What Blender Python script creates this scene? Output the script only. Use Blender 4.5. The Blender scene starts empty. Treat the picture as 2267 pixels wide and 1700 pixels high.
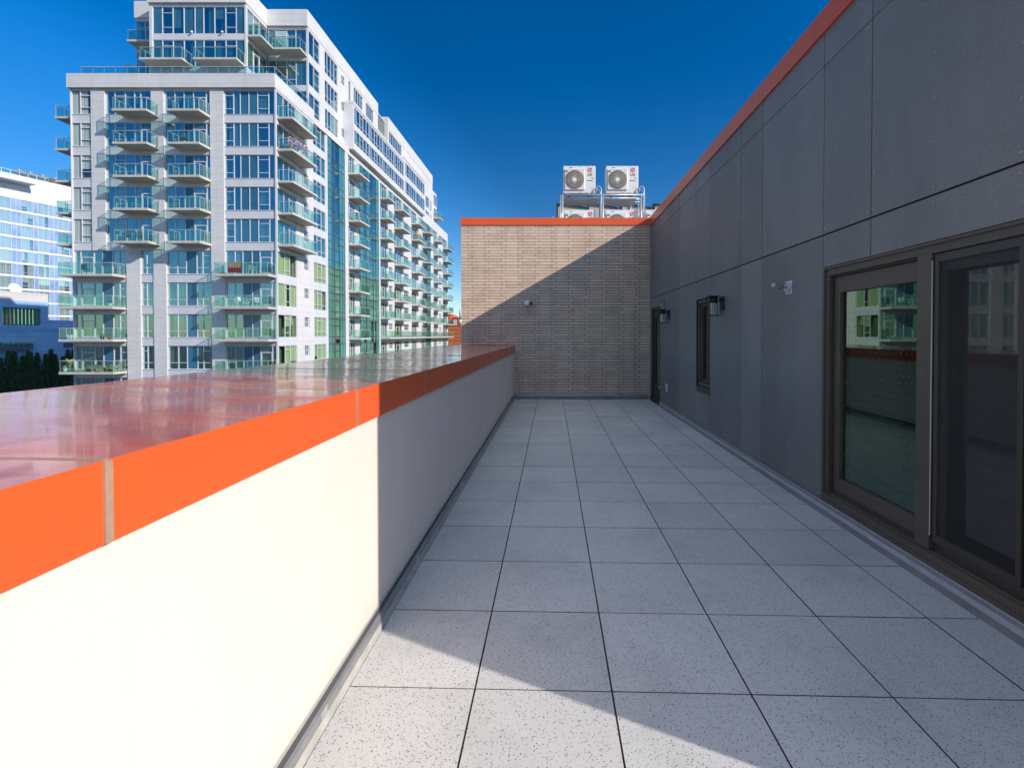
import bpy, math, random
from mathutils import Vector, Matrix
R = math.radians
random.seed(7)
S = bpy.context.scene
COL = S.collection

# ------------------------------------------------------------------ camera
cam = bpy.data.cameras.new("camera"); co = bpy.data.objects.new("camera", cam); COL.objects.link(co)
W_, H_, F_, CX_, CY_ = 2267.0, 1700.0, 1068.0, 1222.0, 756.4
cam.sensor_width = 36; cam.sensor_fit = 'HORIZONTAL'
cam.lens = 36 * F_ / W_
cam.shift_x = (W_ / 2 - CX_) / W_
cam.shift_y = -(H_ / 2 - CY_) / W_
cam.clip_start = 0.05; cam.clip_end = 6000
co.location = (0, 0, 1.584); co.rotation_euler = (R(90 - 0.8), 0, 0)
S.camera = co

# ------------------------------------------------------------------ world and sun
FILL_CLOUD = 4.6
SUN = Vector((.898, -.44, .516)).normalized()
w = bpy.data.worlds.new("World"); S.world = w; w.use_nodes = True
nt = w.node_tree; nt.nodes.clear()
sky = nt.nodes.new('ShaderNodeTexSky'); sky.sky_type = 'NISHITA'; sky.sun_disc = False
sky.sun_elevation = math.asin(SUN.z); sky.sun_rotation = math.atan2(SUN.x, SUN.y)
sky.altitude = 0; sky.air_density = 1.0; sky.dust_density = 0.2; sky.ozone_density = 4.0
hsv = nt.nodes.new('ShaderNodeHueSaturation'); hsv.inputs['Saturation'].default_value = 1.38; hsv.inputs['Hue'].default_value = .507
nt.links.new(sky.outputs[0], hsv.inputs['Color'])
def wn(t, op=None, **kw):
    x = nt.nodes.new('ShaderNode' + t)
    if op: x.operation = op
    for k, v in kw.items():
        k = int(k[1:]) if k[0] == '_' else k
        if hasattr(v, 'is_linked'): nt.links.new(v, x.inputs[k])
        else: x.inputs[k].default_value = v
    return x
def wramp(fac, stops):
    x = nt.nodes.new('ShaderNodeValToRGB'); e = x.color_ramp.elements
    while len(e) < len(stops): e.new(.5)
    for q, (p, c) in zip(e, stops): q.position = p; q.color = (c, c, c, 1)
    nt.links.new(fac, x.inputs[0]); return x.outputs[0]
wd = nt.nodes.new('ShaderNodeTexCoord').outputs['Generated']
# clear sky is deepest at right angles to the sun, paler opposite it
dt = wn('VectorMath', 'DOT_PRODUCT', _0=wd, _1=tuple(SUN)).outputs['Value']
deep = wramp(wn('Math', 'MULTIPLY_ADD', _0=dt, _1=.5, _2=.5).outputs[0], [(.13, .78), (.20, .94), (.35, .60), (.44, .68), (.60, .72), (.80, .95)])
clear = wn('MixRGB', _1=hsv.outputs[0], _2=deep); clear.blend_type = 'MULTIPLY'; clear.inputs[0].default_value = 1
# bright cloud veil added out of view, overhead and behind, as fill light
sepw = wn('SeparateXYZ', _0=wd)
nzw = wn('TexNoise', Vector=wd, Scale=2.6, Detail=6.0, Roughness=.6)
back = wn('Math', 'MULTIPLY_ADD', _0=wn('Math', 'MAXIMUM', _0=wn('Math', 'MULTIPLY', _0=sepw.outputs[1], _1=-1.0).outputs[0], _1=0.0).outputs[0], _1=.22, _2=sepw.outputs[2])
up = wramp(back.outputs[0], [(.64, 0), (.86, 1)]); fill_veil = wramp(nzw.outputs['Fac'], [(.30, .55), (.62, 1)])
cf = wn('Math', 'MULTIPLY', _0=up, _1=fill_veil)
cl_ = wn('MixRGB', _0=cf.outputs[0], _1=clear.outputs[0], _2=(FILL_CLOUD * .80, FILL_CLOUD * .965, FILL_CLOUD * 1.20, 1))
bg = nt.nodes.new('ShaderNodeBackground'); bg.inputs['Strength'].default_value = 0.13
wo = nt.nodes.new('ShaderNodeOutputWorld')
nt.links.new(cl_.outputs[0], bg.inputs[0]); nt.links.new(bg.outputs[0], wo.inputs[0])
sl = bpy.data.lights.new("sun", 'SUN'); sl.energy = 3.6; sl.angle = R(0.5); sl.color = (1, .925, .82)
so = bpy.data.objects.new("sun", sl); COL.objects.link(so)
so.rotation_euler = SUN.to_track_quat('Z', 'Y').to_euler()
S.view_settings.view_transform = 'Standard'; S.view_settings.look = 'None'
S.view_settings.exposure = 0.45; S.view_settings.gamma = 1
S.cycles.max_bounces = 8; S.cycles.transparent_max_bounces = 16; S.cycles.caustics_reflective = False
S.cycles.caustics_refractive = False; S.cycles.use_denoising = True

# ------------------------------------------------------------------ mesh helpers
class MB:
    def __init__(s): s.v = []; s.f = []; s.m = []; s.sm = []
    def face(s, pts, m=0, smooth=False):
        n = len(s.v); s.v += [tuple(p) for p in pts]; s.f.append(tuple(range(n, n + len(pts)))); s.m.append(m); s.sm.append(smooth)
    def box(s, x0, x1, y0, y1, z0, z1, m=0):
        if x0 > x1: x0, x1 = x1, x0
        if y0 > y1: y0, y1 = y1, y0
        if z0 > z1: z0, z1 = z1, z0
        n = len(s.v)
        s.v += [(x0,y0,z0),(x1,y0,z0),(x1,y1,z0),(x0,y1,z0),(x0,y0,z1),(x1,y0,z1),(x1,y1,z1),(x0,y1,z1)]
        for q in ((0,3,2,1),(4,5,6,7),(0,1,5,4),(1,2,6,5),(2,3,7,6),(3,0,4,7)):
            s.f.append(tuple(n + i for i in q)); s.m.append(m); s.sm.append(False)
        return s
    def prism(s, prof, axis, a0, a1, m=0):
        """closed 2-D profile swept along an axis: axis 'y' -> profile (x,z); 'x' -> profile (y,z); 'z' -> (x,y)"""
        def P(p, a): return {'y': (p[0], a, p[1]), 'x': (a, p[0], p[1]), 'z': (p[0], p[1], a)}[axis]
        n = len(s.v); k = len(prof)
        s.v += [P(p, a0) for p in prof] + [P(p, a1) for p in prof]
        for i in range(k):
            j = (i + 1) % k; s.f.append((n + i, n + j, n + k + j, n + k + i)); s.m.append(m); s.sm.append(False)
        s.f.append(tuple(n + i for i in range(k))[::-1]); s.m.append(m); s.sm.append(False)
        s.f.append(tuple(n + k + i for i in range(k))); s.m.append(m); s.sm.append(False)
        return s
    def tube(s, pts, r, seg=8, m=0, cap=True):
        """tube along points; r a number or one per point"""
        pts = [Vector(p) for p in pts]; rs = r if isinstance(r, (list, tuple)) else [r] * len(pts)
        n = len(s.v); up = None
        for i, p in enumerate(pts):
            t = (pts[min(i + 1, len(pts) - 1)] - pts[max(i - 1, 0)])
            t = t.normalized() if t.length > 1e-9 else Vector((0, 0, 1))
            if up is None: up = t.orthogonal().normalized()
            up = (up - t * up.dot(t)); up = up.normalized() if up.length > 1e-6 else t.orthogonal().normalized()
            b = t.cross(up)
            for k in range(seg):
                a = 2 * math.pi * k / seg
                s.v.append(tuple(p + (up * math.cos(a) + b * math.sin(a)) * rs[i]))
        for i in range(len(pts) - 1):
            for k in range(seg):
                j = (k + 1) % seg
                s.f.append((n + i * seg + k, n + i * seg + j, n + (i + 1) * seg + j, n + (i + 1) * seg + k)); s.m.append(m); s.sm.append(True)
        if cap:
            e = n + (len(pts) - 1) * seg
            s.f.append(tuple(n + k for k in range(seg))[::-1]); s.m.append(m); s.sm.append(False)
            s.f.append(tuple(e + k for k in range(seg))); s.m.append(m); s.sm.append(False)
        return s
    def ball(s, c, r, seg=12, rings=8, m=0, sc=(1, 1, 1)):
        pts = [(c[0], c[1], c[2] + r * sc[2] * math.cos(math.pi * i / rings)) for i in range(rings + 1)]
        n = len(s.v)
        for i in range(rings + 1):
            a = math.pi * i / rings
            for k in range(seg):
                b = 2 * math.pi * k / seg
                s.v.append((c[0] + r * sc[0] * math.sin(a) * math.cos(b), c[1] + r * sc[1] * math.sin(a) * math.sin(b), c[2] + r * sc[2] * math.cos(a)))
        for i in range(rings):
            for k in range(seg):
                j = (k + 1) % seg
                s.f.append((n + i * seg + k, n + (i + 1) * seg + k, n + (i + 1) * seg + j, n + i * seg + j)); s.m.append(m); s.sm.append(True)
        return s
    def add(s, o, m=0):
        n = len(s.v); s.v += o.v; s.f += [tuple(i + n for i in f) for f in o.f]; s.m += [m + q for q in o.m]; s.sm += o.sm
        return s
    def mesh(s, name, mats, off=(0, 0, 0)):
        me = bpy.data.meshes.new(name)
        me.from_pydata([(x - off[0], y - off[1], z - off[2]) for x, y, z in s.v], [], s.f)
        for m in (mats if isinstance(mats, (list, tuple)) else [mats]): me.materials.append(m)
        me.polygons.foreach_set('material_index', s.m); me.polygons.foreach_set('use_smooth', s.sm)
        me.update()
        return me

def tag(o, label=None, cat=None, group=None, kind=None):
    if label: o['label'] = label
    if cat: o['category'] = cat
    if group: o['group'] = group
    if kind: o['kind'] = kind
    return o

class Thing:
    """An Empty at the thing's base that parents its parts (all built in world coordinates)."""
    def __init__(s, name, loc, label, cat, group=None):
        s.loc = Vector(loc); s.o = bpy.data.objects.new(name, None); COL.objects.link(s.o); s.o.location = loc
        s.o.empty_display_size = .1; tag(s.o, label, cat, group)
    def part(s, name, mb, mats, parent=None, bevel=0, label=None, kind=None):
        if not mb.f: return None
        o = bpy.data.objects.new(name, mb.mesh(name, mats, s.loc)); COL.objects.link(o)
        o.parent = parent or s.o; tag(o, label, kind=kind)
        if bevel:
            b = o.modifiers.new('bevel', 'BEVEL'); b.width = bevel; b.segments = 2; b.limit_method = 'ANGLE'
        return o
def one(name, mb, mats, label=None, cat=None, group=None, kind=None, loc=(0, 0, 0), bevel=0):
    """a thing (or a piece of the setting) that is one mesh"""
    o = bpy.data.objects.new(name, mb.mesh(name, mats, loc)); COL.objects.link(o); o.location = loc
    if bevel:
        b = o.modifiers.new('bevel', 'BEVEL'); b.width = bevel; b.segments = 2; b.limit_method = 'ANGLE'
    return tag(o, label, cat, group, kind)
def dup(root, loc, label=None, rotz=None):
    r = root.copy(); COL.objects.link(r); r.location = loc
    if rotz is not None: r.rotation_euler.z = rotz
    if label: r['label'] = label
    def rec(a, b):
        for ch in a.children:
            c = ch.copy(); COL.objects.link(c); c.parent = b; rec(ch, c)
    rec(root, r)
    return r

# ------------------------------------------------------------------ materials
class NM:
    def __init__(s, name):
        s.mat = bpy.data.materials.new(name); s.mat.use_nodes = True; s.nt = s.mat.node_tree
        s.b = s.nt.nodes['Principled BSDF']; s.out = s.nt.nodes['Material Output']; s._tc = None
    def n(s, t, **kw):
        x = s.nt.nodes.new('ShaderNode' + t)
        for k, v in kw.items():
            if hasattr(x, k) and k not in x.inputs: setattr(x, k, v)
            else: s.set(x, k, v)
        return x
    def set(s, x, k, v):
        i = x.inputs[k]
        if hasattr(v, 'links') or hasattr(v, 'is_linked'): s.nt.links.new(v, i)
        else: i.default_value = v
    def l(s, a, b): s.nt.links.new(a, b)
    def tc(s):
        if not s._tc: s._tc = s.n('TexCoord')
        return s._tc.outputs['Object']
    def noise(s, scale, detail=3, rough=.5, vec=None, dist=0):
        x = s.n('TexNoise'); x.inputs['Scale'].default_value = scale; x.inputs['Detail'].default_value = detail
        x.inputs['Roughness'].default_value = rough; x.inputs['Distortion'].default_value = dist
        s.l(vec if vec is not None else s.tc(), x.inputs['Vector']); return x.outputs['Fac']
    def scaled(s, v):
        x = s.n('Mapping'); x.inputs['Scale'].default_value = v; s.l(s.tc(), x.inputs['Vector']); return x.outputs[0]
    def ramp(s, fac, stops):
        x = s.n('ValToRGB'); e = x.color_ramp.elements
        while len(e) < len(stops): e.new(.5)
        for q, (p, c) in zip(e, stops):
            q.position = p; q.color = (c, c, c, 1) if not isinstance(c, (tuple, list)) else tuple(c) + (1,)
        s.l(fac, x.inputs[0]); return x.outputs[0]
    def mix(s, fac, a, b, mode='MIX'):
        x = s.n('MixRGB'); x.blend_type = mode
        for k, v in ((0, fac), (1, a), (2, b)):
            if hasattr(v, 'is_linked'): s.l(v, x.inputs[k])
            else: x.inputs[k].default_value = v if k == 0 else (tuple(v) + (1,) if len(v) == 3 else v)
        return x.outputs[0]
    def math(s, op, a, b=0.0):
        x = s.n('Math'); x.operation = op
        for k, v in ((0, a), (1, b)):
            if hasattr(v, 'is_linked'): s.l(v, x.inputs[k])
            else: x.inputs[k].default_value = v
        return x.outputs[0]
    def bump(s, h, strength=.2, dist=.01, normal=None):
        x = s.n('Bump'); x.inputs['Strength'].default_value = strength; x.inputs['Distance'].default_value = dist
        s.l(h, x.inputs['Height'])
        if normal is not None: s.l(normal, x.inputs['Normal'])
        s.l(x.outputs[0], s.b.inputs['Normal']); return x.outputs[0]
    def base(s, c):
        if hasattr(c, 'is_linked'): s.l(c, s.b.inputs['Base Color'])
        else: s.b.inputs['Base Color'].default_value = tuple(c) + (1,)
    def p(s, **kw):
        for k, v in kw.items():
            s.b.inputs[{'rough': 'Roughness', 'metal': 'Metallic', 'spec': 'Specular IOR Level', 'coat': 'Coat Weight', 'coatr': 'Coat Roughness', 'ior': 'IOR'}[k]].default_value = v

def paint(name, col, rough=.5, metal=0, var=.12, scale=3., bump=0, bscale=200, spec=.5):
    m = NM(name); f = m.noise(scale, 4)
    g = m.ramp(f, [(.25, 1 - var), (.75, 1 + var)])
    m.base(m.mix(1, col, g, 'MULTIPLY')); m.p(rough=rough, metal=metal, spec=spec)
    if bump: m.bump(m.noise(bscale, 3), bump, .004)
    return m.mat

def brick_tex(m, bw, rh, mortar, cols, mcol, offset=.5, freq=2, xyz='xz', bias=0, smooth=.1):
    sep = m.n('SeparateXYZ'); m.l(m.tc(), sep.inputs[0]); cb = m.n('CombineXYZ')
    if xyz == 'sum': m.l(m.math('ADD', sep.outputs[0], sep.outputs[1]), cb.inputs[0])
    else: m.l(sep.outputs['XYZ'.index(xyz[0].upper())], cb.inputs[0])
    m.l(sep.outputs[2], cb.inputs[1])
    b = m.n('TexBrick'); b.offset = offset; b.offset_frequency = freq
    m.l(cb.outputs[0], b.inputs['Vector'])
    for k, v in (('Scale', 1.0), ('Brick Width', bw), ('Row Height', rh), ('Mortar Size', mortar), ('Mortar Smooth', smooth), ('Bias', bias)): b.inputs[k].default_value = v
    for k, v in (('Color1', cols[0]), ('Color2', cols[1]), ('Mortar', mcol)): b.inputs[k].default_value = tuple(v) + (1,)
    return b

M = {}
# terrazzo-like pavers with dark speckle
def mk_paver():
    m = NM('speckled_paver')
    v = m.n('TexVoronoi'); v.inputs['Scale'].default_value = 118; m.l(m.tc(), v.inputs['Vector'])
    sepc = m.n('SeparateColor'); m.l(v.outputs['Color'], sepc.inputs[0])
    size = m.math('MULTIPLY', m.math('POWER', sepc.outputs[0], 1.3), .37)
    spot = m.math('LESS_THAN', v.outputs['Distance'], size)
    v2 = m.n('TexVoronoi'); v2.inputs['Scale'].default_value = 150; m.l(m.tc(), v2.inputs['Vector'])
    sc2 = m.n('SeparateColor'); m.l(v2.outputs['Color'], sc2.inputs[0])
    spot2 = m.math('LESS_THAN', v2.outputs['Distance'], m.math('MULTIPLY', m.math('POWER', sc2.outputs[1], 3), .42))
    geo = m.n('NewGeometry')
    tint = m.ramp(geo.outputs['Random Per Island'], [(0, .92), (1, 1.05)])
    blot = m.ramp(m.noise(1.7, 6, .65), [(.28, .84), (.5, 1.0), (.75, 1.05)])
    c = m.mix(1, m.mix(1, (.60, .588, .565), tint, 'MULTIPLY'), blot, 'MULTIPLY')
    warm = m.ramp(m.noise(18, 2), [(.55, (.10, .095, .095)), (.75, (.20, .14, .09))])
    c = m.mix(m.math('MULTIPLY', spot2, .75), c, (.24, .23, .22)); c = m.mix(spot, c, warm)
    m.base(c); m.p(rough=.55, spec=.35)
    m.bump(m.math('ADD', m.noise(130, 3), m.math('MULTIPLY', spot, -.6)), .15, .002)
    return m.mat
M['paver'] = mk_paver()
M['tile_edge'] = paint('dirty_paver_edge', (.10, .085, .07), .9)
M['gap'] = paint('joint_shadow_gap', (.018, .018, .02), .9)
# painted stucco
def mk_stucco():
    m = NM('white_stucco')
    g = m.ramp(m.noise(1.3, 5, .6), [(.3, .965), (.7, 1.01)])
    sep = m.n('SeparateXYZ'); m.l(m.tc(), sep.inputs[0])
    run = m.ramp(m.noise(5.0, 4, .6, m.scaled((1, 2.2, .12))), [(.50, 1.0), (.72, .965)])
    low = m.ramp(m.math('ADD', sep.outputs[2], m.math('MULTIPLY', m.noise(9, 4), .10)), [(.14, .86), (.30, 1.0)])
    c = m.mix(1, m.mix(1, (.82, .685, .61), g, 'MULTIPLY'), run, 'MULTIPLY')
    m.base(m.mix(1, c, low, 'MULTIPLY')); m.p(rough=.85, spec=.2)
    m.bump(m.noise(170, 4, .6), .35, .004); return m.mat
M['stucco'] = mk_stucco()
# orange red powder coated coping metal
def mk_coping():
    m = NM('orange_red_coping_metal')
    v = m.scaled((1.0, .28, 1.0)); big = m.noise(1.6, 2, .5, v)
    stain = m.noise(3.0, 6, .65, m.scaled((.35, 1.3, 1)))
    g = m.ramp(stain, [(.35, .9), (.6, 1.03)])
    puddle = m.ramp(m.noise(2.3, 3, .55, m.scaled((.9, 3.2, 1)), .4), [(.655, 0), (.675, 1)])
    c = m.mix(m.math('MULTIPLY', puddle, .45), m.mix(1, (.60, .085, .030), g, 'MULTIPLY'), (.30, .03, .012))
    m.base(c)
    m.p(spec=.4, coat=.6, coatr=.03); m.b.inputs['Coat IOR'].default_value = 1.5
    rr = m.ramp(m.noise(2.1, 6, .6, m.scaled((.5, 2.2, 1))), [(.35, .13), (.5, .2), (.62, .38)])
    m.l(rr, m.b.inputs['Roughness'])
    cr = m.ramp(m.noise(2.4, 6, .6, m.scaled((.4, 2.0, 1))), [(.45, .05), (.60, .09), (.66, .22)])
    m.l(cr, m.b.inputs['Coat Roughness'])
    bb = m.n('Bump'); bb.inputs['Strength'].default_value = .30; bb.inputs['Distance'].default_value = .022; m.l(big, bb.inputs['Height'])
    fine = m.noise(9, 2, .5, m.scaled((1, .5, 1)))
    b2 = m.n('Bump'); b2.inputs['Strength'].default_value = .025; b2.inputs['Distance'].default_value = .006; m.l(fine, b2.inputs['Height']); m.l(bb.outputs[0], b2.inputs['Normal'])
    m.l(b2.outputs[0], m.b.inputs['Normal']); m.l(b2.outputs[0], m.b.inputs['Coat Normal'])
    return m.mat
M['coping'] = mk_coping()
M['coping_flat'] = paint('orange_red_coping_fascia', (.80, .115, .026), .32, var=.05, scale=2)
M['sealant'] = paint('tan_sealant', (.40, .25, .17), .6, var=.15, scale=25)
M['galv'] = paint('dull_metal_flashing', (.27, .27, .275), .45, metal=.25, var=.2, scale=6)
M['galv_light'] = paint('bright_metal_edge', (.50, .50, .50), .4, metal=.4, var=.15, scale=8)
M['sealer'] = paint('light_cove_strip', (.44, .42, .39), .7, var=.2, scale=14)
M['slot'] = paint('dark_sealant', (.075, .072, .078), .7)
M['pipe_cover'] = paint('pale_pvc', (.62, .62, .6), .45)
# tan long format brick
def mk_brick():
    m = NM('tan_long_brick')
    b = brick_tex(m, .4145, .0705, .0055, ((.79, .59, .44), (.66, .50, .37)), (.17, .135, .11), .25, 2, 'xz', smooth=.2)
    wear = m.ramp(m.noise(3.0, 6, .65), [(.25, .80), (.5, 1.0), (.8, 1.14)])
    streak = m.ramp(m.noise(1.1, 4, .6, m.scaled((3.5, 1, .25))), [(.3, .9), (.7, 1.06)])
    c = m.mix(1, m.mix(1, b.outputs['Color'], wear, 'MULTIPLY'), streak, 'MULTIPLY')
    grain = m.ramp(m.noise(70, 3), [(.2, .9), (.8, 1.08)])
    m.base(m.mix(1, c, grain, 'MULTIPLY')); m.p(rough=.85, spec=.25)
    h = m.math('ADD', m.math('MULTIPLY', b.outputs['Fac'], -1.0), m.math('MULTIPLY', m.noise(60, 3), .12))
    m.bump(h, .8, .008); return m.mat
M['brick'] = mk_brick()
# charcoal fibre cement panels
def mk_clad():
    m = NM('charcoal_fibre_cement')
    geo = m.n('NewGeometry'); t = m.ramp(geo.outputs['Random Per Island'], [(0, .9), (1, 1.12)])
    big = m.ramp(m.noise(1.2, 5, .6, m.scaled((1, 1, .5))), [(.3, .85), (.7, 1.14)])
    gr = m.ramp(m.noise(110, 4, .7), [(.3, .78), (.7, 1.22)])
    c = m.mix(1, m.mix(1, m.mix(1, (.222, .212, .193), t, 'MULTIPLY'), big, 'MULTIPLY'), gr, 'MULTIPLY')
    run = m.ramp(m.noise(4.0, 5, .65, m.scaled((1, 2.6, .10))), [(.42, .985), (.60, 1.01), (.70, 1.03)])
    m.base(m.mix(1, c, run, 'MULTIPLY')); m.p(rough=.5, spec=.45); m.bump(m.noise(260, 3), .12, .002); return m.mat
M['clad'] = mk_clad()
M['rivet'] = paint('charcoal_rivet', (.33, .325, .32), .35, metal=.3)
M['black'] = paint('black_metal', (.012, .012, .013), .4)
M['bronze'] = paint('dark_bronze_aluminium', (.105, .084, .058), .42, var=.1, scale=5)
M['bronze_dark'] = paint('darker_bronze_track', (.055, .046, .036), .45)
M['weatherstrip'] = paint('pale_weather_strip', (.55, .55, .55), .5)
def mk_glass(name, tint, gcol, base=.04, amp=1.0, wav=0, wscale=1.2, dots=False, rough=0.0):
    m = NM(name); m.nt.nodes.remove(m.b)
    tr = m.n('BsdfTransparent'); tr.inputs[0].default_value = tuple(tint) + (1,)
    gl = m.n('BsdfGlossy'); gl.inputs['Roughness'].default_value = rough; gl.inputs['Color'].default_value = tuple(gcol) + (1,)
    lw = m.n('LayerWeight'); fr = m.math('ADD', m.math('MULTIPLY', m.math('POWER', lw.outputs['Facing'], 5.0), .96), .04)
    f = m.math('ADD', m.math('MULTIPLY', fr, amp), base); f = m.math('MINIMUM', f, .95)
    if wav:
        bp = m.n('Bump'); bp.inputs['Strength'].default_value = wav; bp.inputs['Distance'].default_value = .02
        m.l(m.noise(wscale, 1), bp.inputs['Height']); m.l(bp.outputs[0], gl.inputs['Normal'])
    mx = m.n('MixShader'); m.l(f, mx.inputs[0]); m.l(tr.outputs[0], mx.inputs[1]); m.l(gl.outputs[0], mx.inputs[2])
    res = mx.outputs[0]
    if dots:
        v = m.n('TexVoronoi'); v.inputs['Scale'].default_value = 28; v.inputs['Randomness'].default_value = 0.05; m.l(m.tc(), v.inputs['Vector'])
        sep = m.n('SeparateXYZ'); m.l(m.tc(), sep.inputs[0])
        d = m.n('BsdfDiffuse'); d.inputs[0].default_value = (.12, .14, .12, 1)
        a = m.math('FRACT', m.math('MULTIPLY', sep.outputs[1], 19.0)); row = m.math('MULTIPLY', sep.outputs[2], 19.0)
        a = m.math('FRACT', m.math('ADD', m.math('MULTIPLY', sep.outputs[1], 19.0), m.math('MULTIPLY', m.math('FLOOR', row), .5)))
        bb = m.math('FRACT', row)
        da = m.math('POWER', m.math('SUBTRACT', a, .5), 2); db = m.math('POWER', m.math('SUBTRACT', bb, .5), 2)
        dd = m.math('LESS_THAN', m.math('ADD', da, db), .0075)
        m2 = m.n('MixShader'); m.l(m.math('MULTIPLY', dd, .8), m2.inputs[0]); m.l(res, m2.inputs[1]); m.l(d.outputs[0], m2.inputs[2]); res = m2.outputs[0]
    m.l(res, m.out.inputs[0]); return m.mat
M['door_glass'] = mk_glass('dotted_door_glass', (.50, .60, .54), (.62, .86, .68), .17, 1.0, dots=True)
M['screen_glass'] = mk_glass('screened_glass', (.40, .42, .40), (.62, .66, .62), .22, .9, rough=.02)
M['green_glass'] = mk_glass('green_tinted_glass', (.76, .91, .66), (.60, .92, 1.0), .14, 1.0, wav=.06, wscale=.7)
M['green_wall_glass'] = mk_glass('green_curtain_wall_glass', (.58, .86, .70), (.60, .95, 1.0), .24, 1.0, wav=.06, wscale=.7)
M['pale_glass'] = mk_glass('pale_window_glass', (.92, .97, .93), (.8, .95, 1.0), .10, 1.0, wav=.06, wscale=.7)
M['tower_glass'] = mk_glass('tower_window_glass', (.55, .86, .68), (.58, .90, 1.0), .46, 1.3, wav=.06, wscale=.7)
M['curtain_glass'] = mk_glass('teal_curtain_wall_glass', (.40, .74, .60), (.58, 1.0, .98), .50, 1.3, wav=.05, wscale=.6)
M['hotel_glass'] = mk_glass('hotel_window_glass', (.78, .90, .88), (.8, .95, 1.0), .28, 1.2, wav=.05)
M['rail_glass'] = mk_glass('balcony_rail_glass', (.66, .90, .85), (.75, 1, .97), .12, 1.0)
M['lamp_glass'] = mk_glass('clear_lamp_glass', (.75, .76, .78), (.9, .9, 1), .06, 1.0)
# insect screen: woven mesh as see-through fabric
def mk_screen():
    m = NM('insect_screen'); m.nt.nodes.remove(m.b)
    tr = m.n('BsdfTransparent'); d = m.n('BsdfDiffuse'); d.inputs[0].default_value = (.085, .085, .078, 1)
    mx = m.n('MixShader'); f = m.ramp(m.noise(14, 3), [(.3, .36), (.7, .44)]); m.l(f, mx.inputs[0])
    m.l(tr.outputs[0], mx.inputs[1]); m.l(d.outputs[0], mx.inputs[2]); m.l(mx.outputs[0], m.out.inputs[0]); return m.mat
M['screen'] = mk_screen()
# tower panels
def mk_panel():
    m = NM('white_facade_panel')
    b = brick_tex(m, 2.6, .76, .012, ((.67, .655, .66), (.65, .64, .645)), (.44, .43, .44), .5, 2, 'sum')
    g = m.ramp(m.noise(.5, 5, .6, m.scaled((1, 1, .3))), [(.3, .92), (.7, 1.04)])
    m.base(m.mix(1, b.outputs['Color'], g, 'MULTIPLY')); m.p(rough=.5, spec=.3); return m.mat
M['panel'] = mk_panel()
M['spandrel'] = paint('pale_grey_spandrel', (.62, .62, .66), .45, var=.08, scale=.8)
M['wframe'] = paint('grey_window_frame', (.62, .62, .67), .4, var=.05)
M['dkframe'] = paint('dark_curtain_wall_frame', (.10, .12, .15), .4)
M['slab'] = paint('balcony_concrete', (.54, .50, .45), .8, var=.12, scale=1.2)
M['rail'] = paint('stainless_rail', (.62, .60, .56), .35, metal=.4)
M['room'] = paint('dim_room', (.15, .18, .18), .9, var=.4, scale=.35)
def mk_curt(name, a, b):
    m = NM(name); geo = m.n('NewGeometry')
    sep = m.n('SeparateXYZ'); m.l(m.tc(), sep.inputs[0])
    x = m.math('ADD', sep.outputs[0], sep.outputs[1])
    wv = m.n('TexNoise'); wv.noise_dimensions = '1D'; wv.inputs['Scale'].default_value = 7; wv.inputs['Detail'].default_value = 2; m.l(x, wv.inputs['W'])
    t = m.ramp(geo.outputs['Random Per Island'], [(0, a), (.5, b), (1, tuple((p + q) / 2 for p, q in zip(a, b)))])
    f = m.ramp(wv.outputs['Fac'], [(.3, .55), (.7, 1.1)])
    m.base(m.mix(1, t, f, 'MULTIPLY')); m.p(rough=.9, spec=.1); return m.mat
M['curtain'] = mk_curt('window_curtain', (.32, .33, .32), (.75, .73, .68))
M['blind'] = mk_curt('pale_blind', (.62, .62, .60), (.80, .80, .78))
def mk_bluep(name, c, rough=.12):
    m = NM(name); t = m.ramp(m.noise(.35, 3), [(.3, .75), (.7, 1.25)])
    m.base(m.mix(1, c, t, 'MULTIPLY')); m.p(rough=rough, spec=.9); return m.mat
M['bluepanel'] = mk_bluep('blue_spandrel_glass', (.035, .15, .25))
M['tealpanel'] = mk_bluep('teal_curtain_wall_panel', (.05, .26, .32))
M['greenpanel'] = mk_bluep('green_curtain_wall_panel', (.09, .27, .22))
M['hotelpanel'] = mk_bluep('hotel_blue_panel', (.22, .33, .56), .3)
M['white_ac'] = paint('white_enamel', (.74, .73, .71), .35, var=.04)
M['grille'] = paint('beige_fan_grille', (.50, .46, .39), .5)
M['fan_dark'] = paint('fan_opening_dark', (.13, .12, .105), .8)
M['logo_red'] = paint('logo_red', (.62, .012, .06), .4)
M['logo_grey'] = paint('logo_dark_grey', (.08, .08, .085), .5)
M['white'] = paint('white_plastic', (.80, .80, .78), .4)
M['steel'] = paint('galvanised_tube', (.52, .53, .55), .38, metal=.55, var=.2, scale=10)
M['brass'] = paint('brass_valve', (.55, .38, .12), .35, metal=.6)
M['beige'] = paint('beige_panel_back', (.50, .43, .34), .6)
M['asphalt'] = paint('street_asphalt', (.06, .06, .062), .9, var=.25, scale=.2)
M['roof'] = paint('grey_roof_membrane', (.42, .42, .42), .8, var=.15, scale=.6)
M['wood'] = paint('pale_wood', (.50, .36, .20), .55, var=.2, scale=4)
M['cushion'] = paint('cream_cushion', (.74, .70, .58), .85)
M['grass'] = paint('artificial_grass', (.10, .22, .03), .9, var=.3, scale=12)
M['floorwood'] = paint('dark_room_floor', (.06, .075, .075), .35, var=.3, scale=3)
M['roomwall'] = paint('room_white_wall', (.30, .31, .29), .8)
M['planter'] = paint('blue_grey_planter', (.10, .16, .24), .6)
M['terracotta'] = paint('terracotta_pot', (.42, .17, .08), .7)
M['pink'] = paint('pink_fabric', (.62, .30, .50), .7, var=.35, scale=9)
M['darkcloth'] = paint('dark_outdoor_fabric', (.05, .055, .06), .8)
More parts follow.
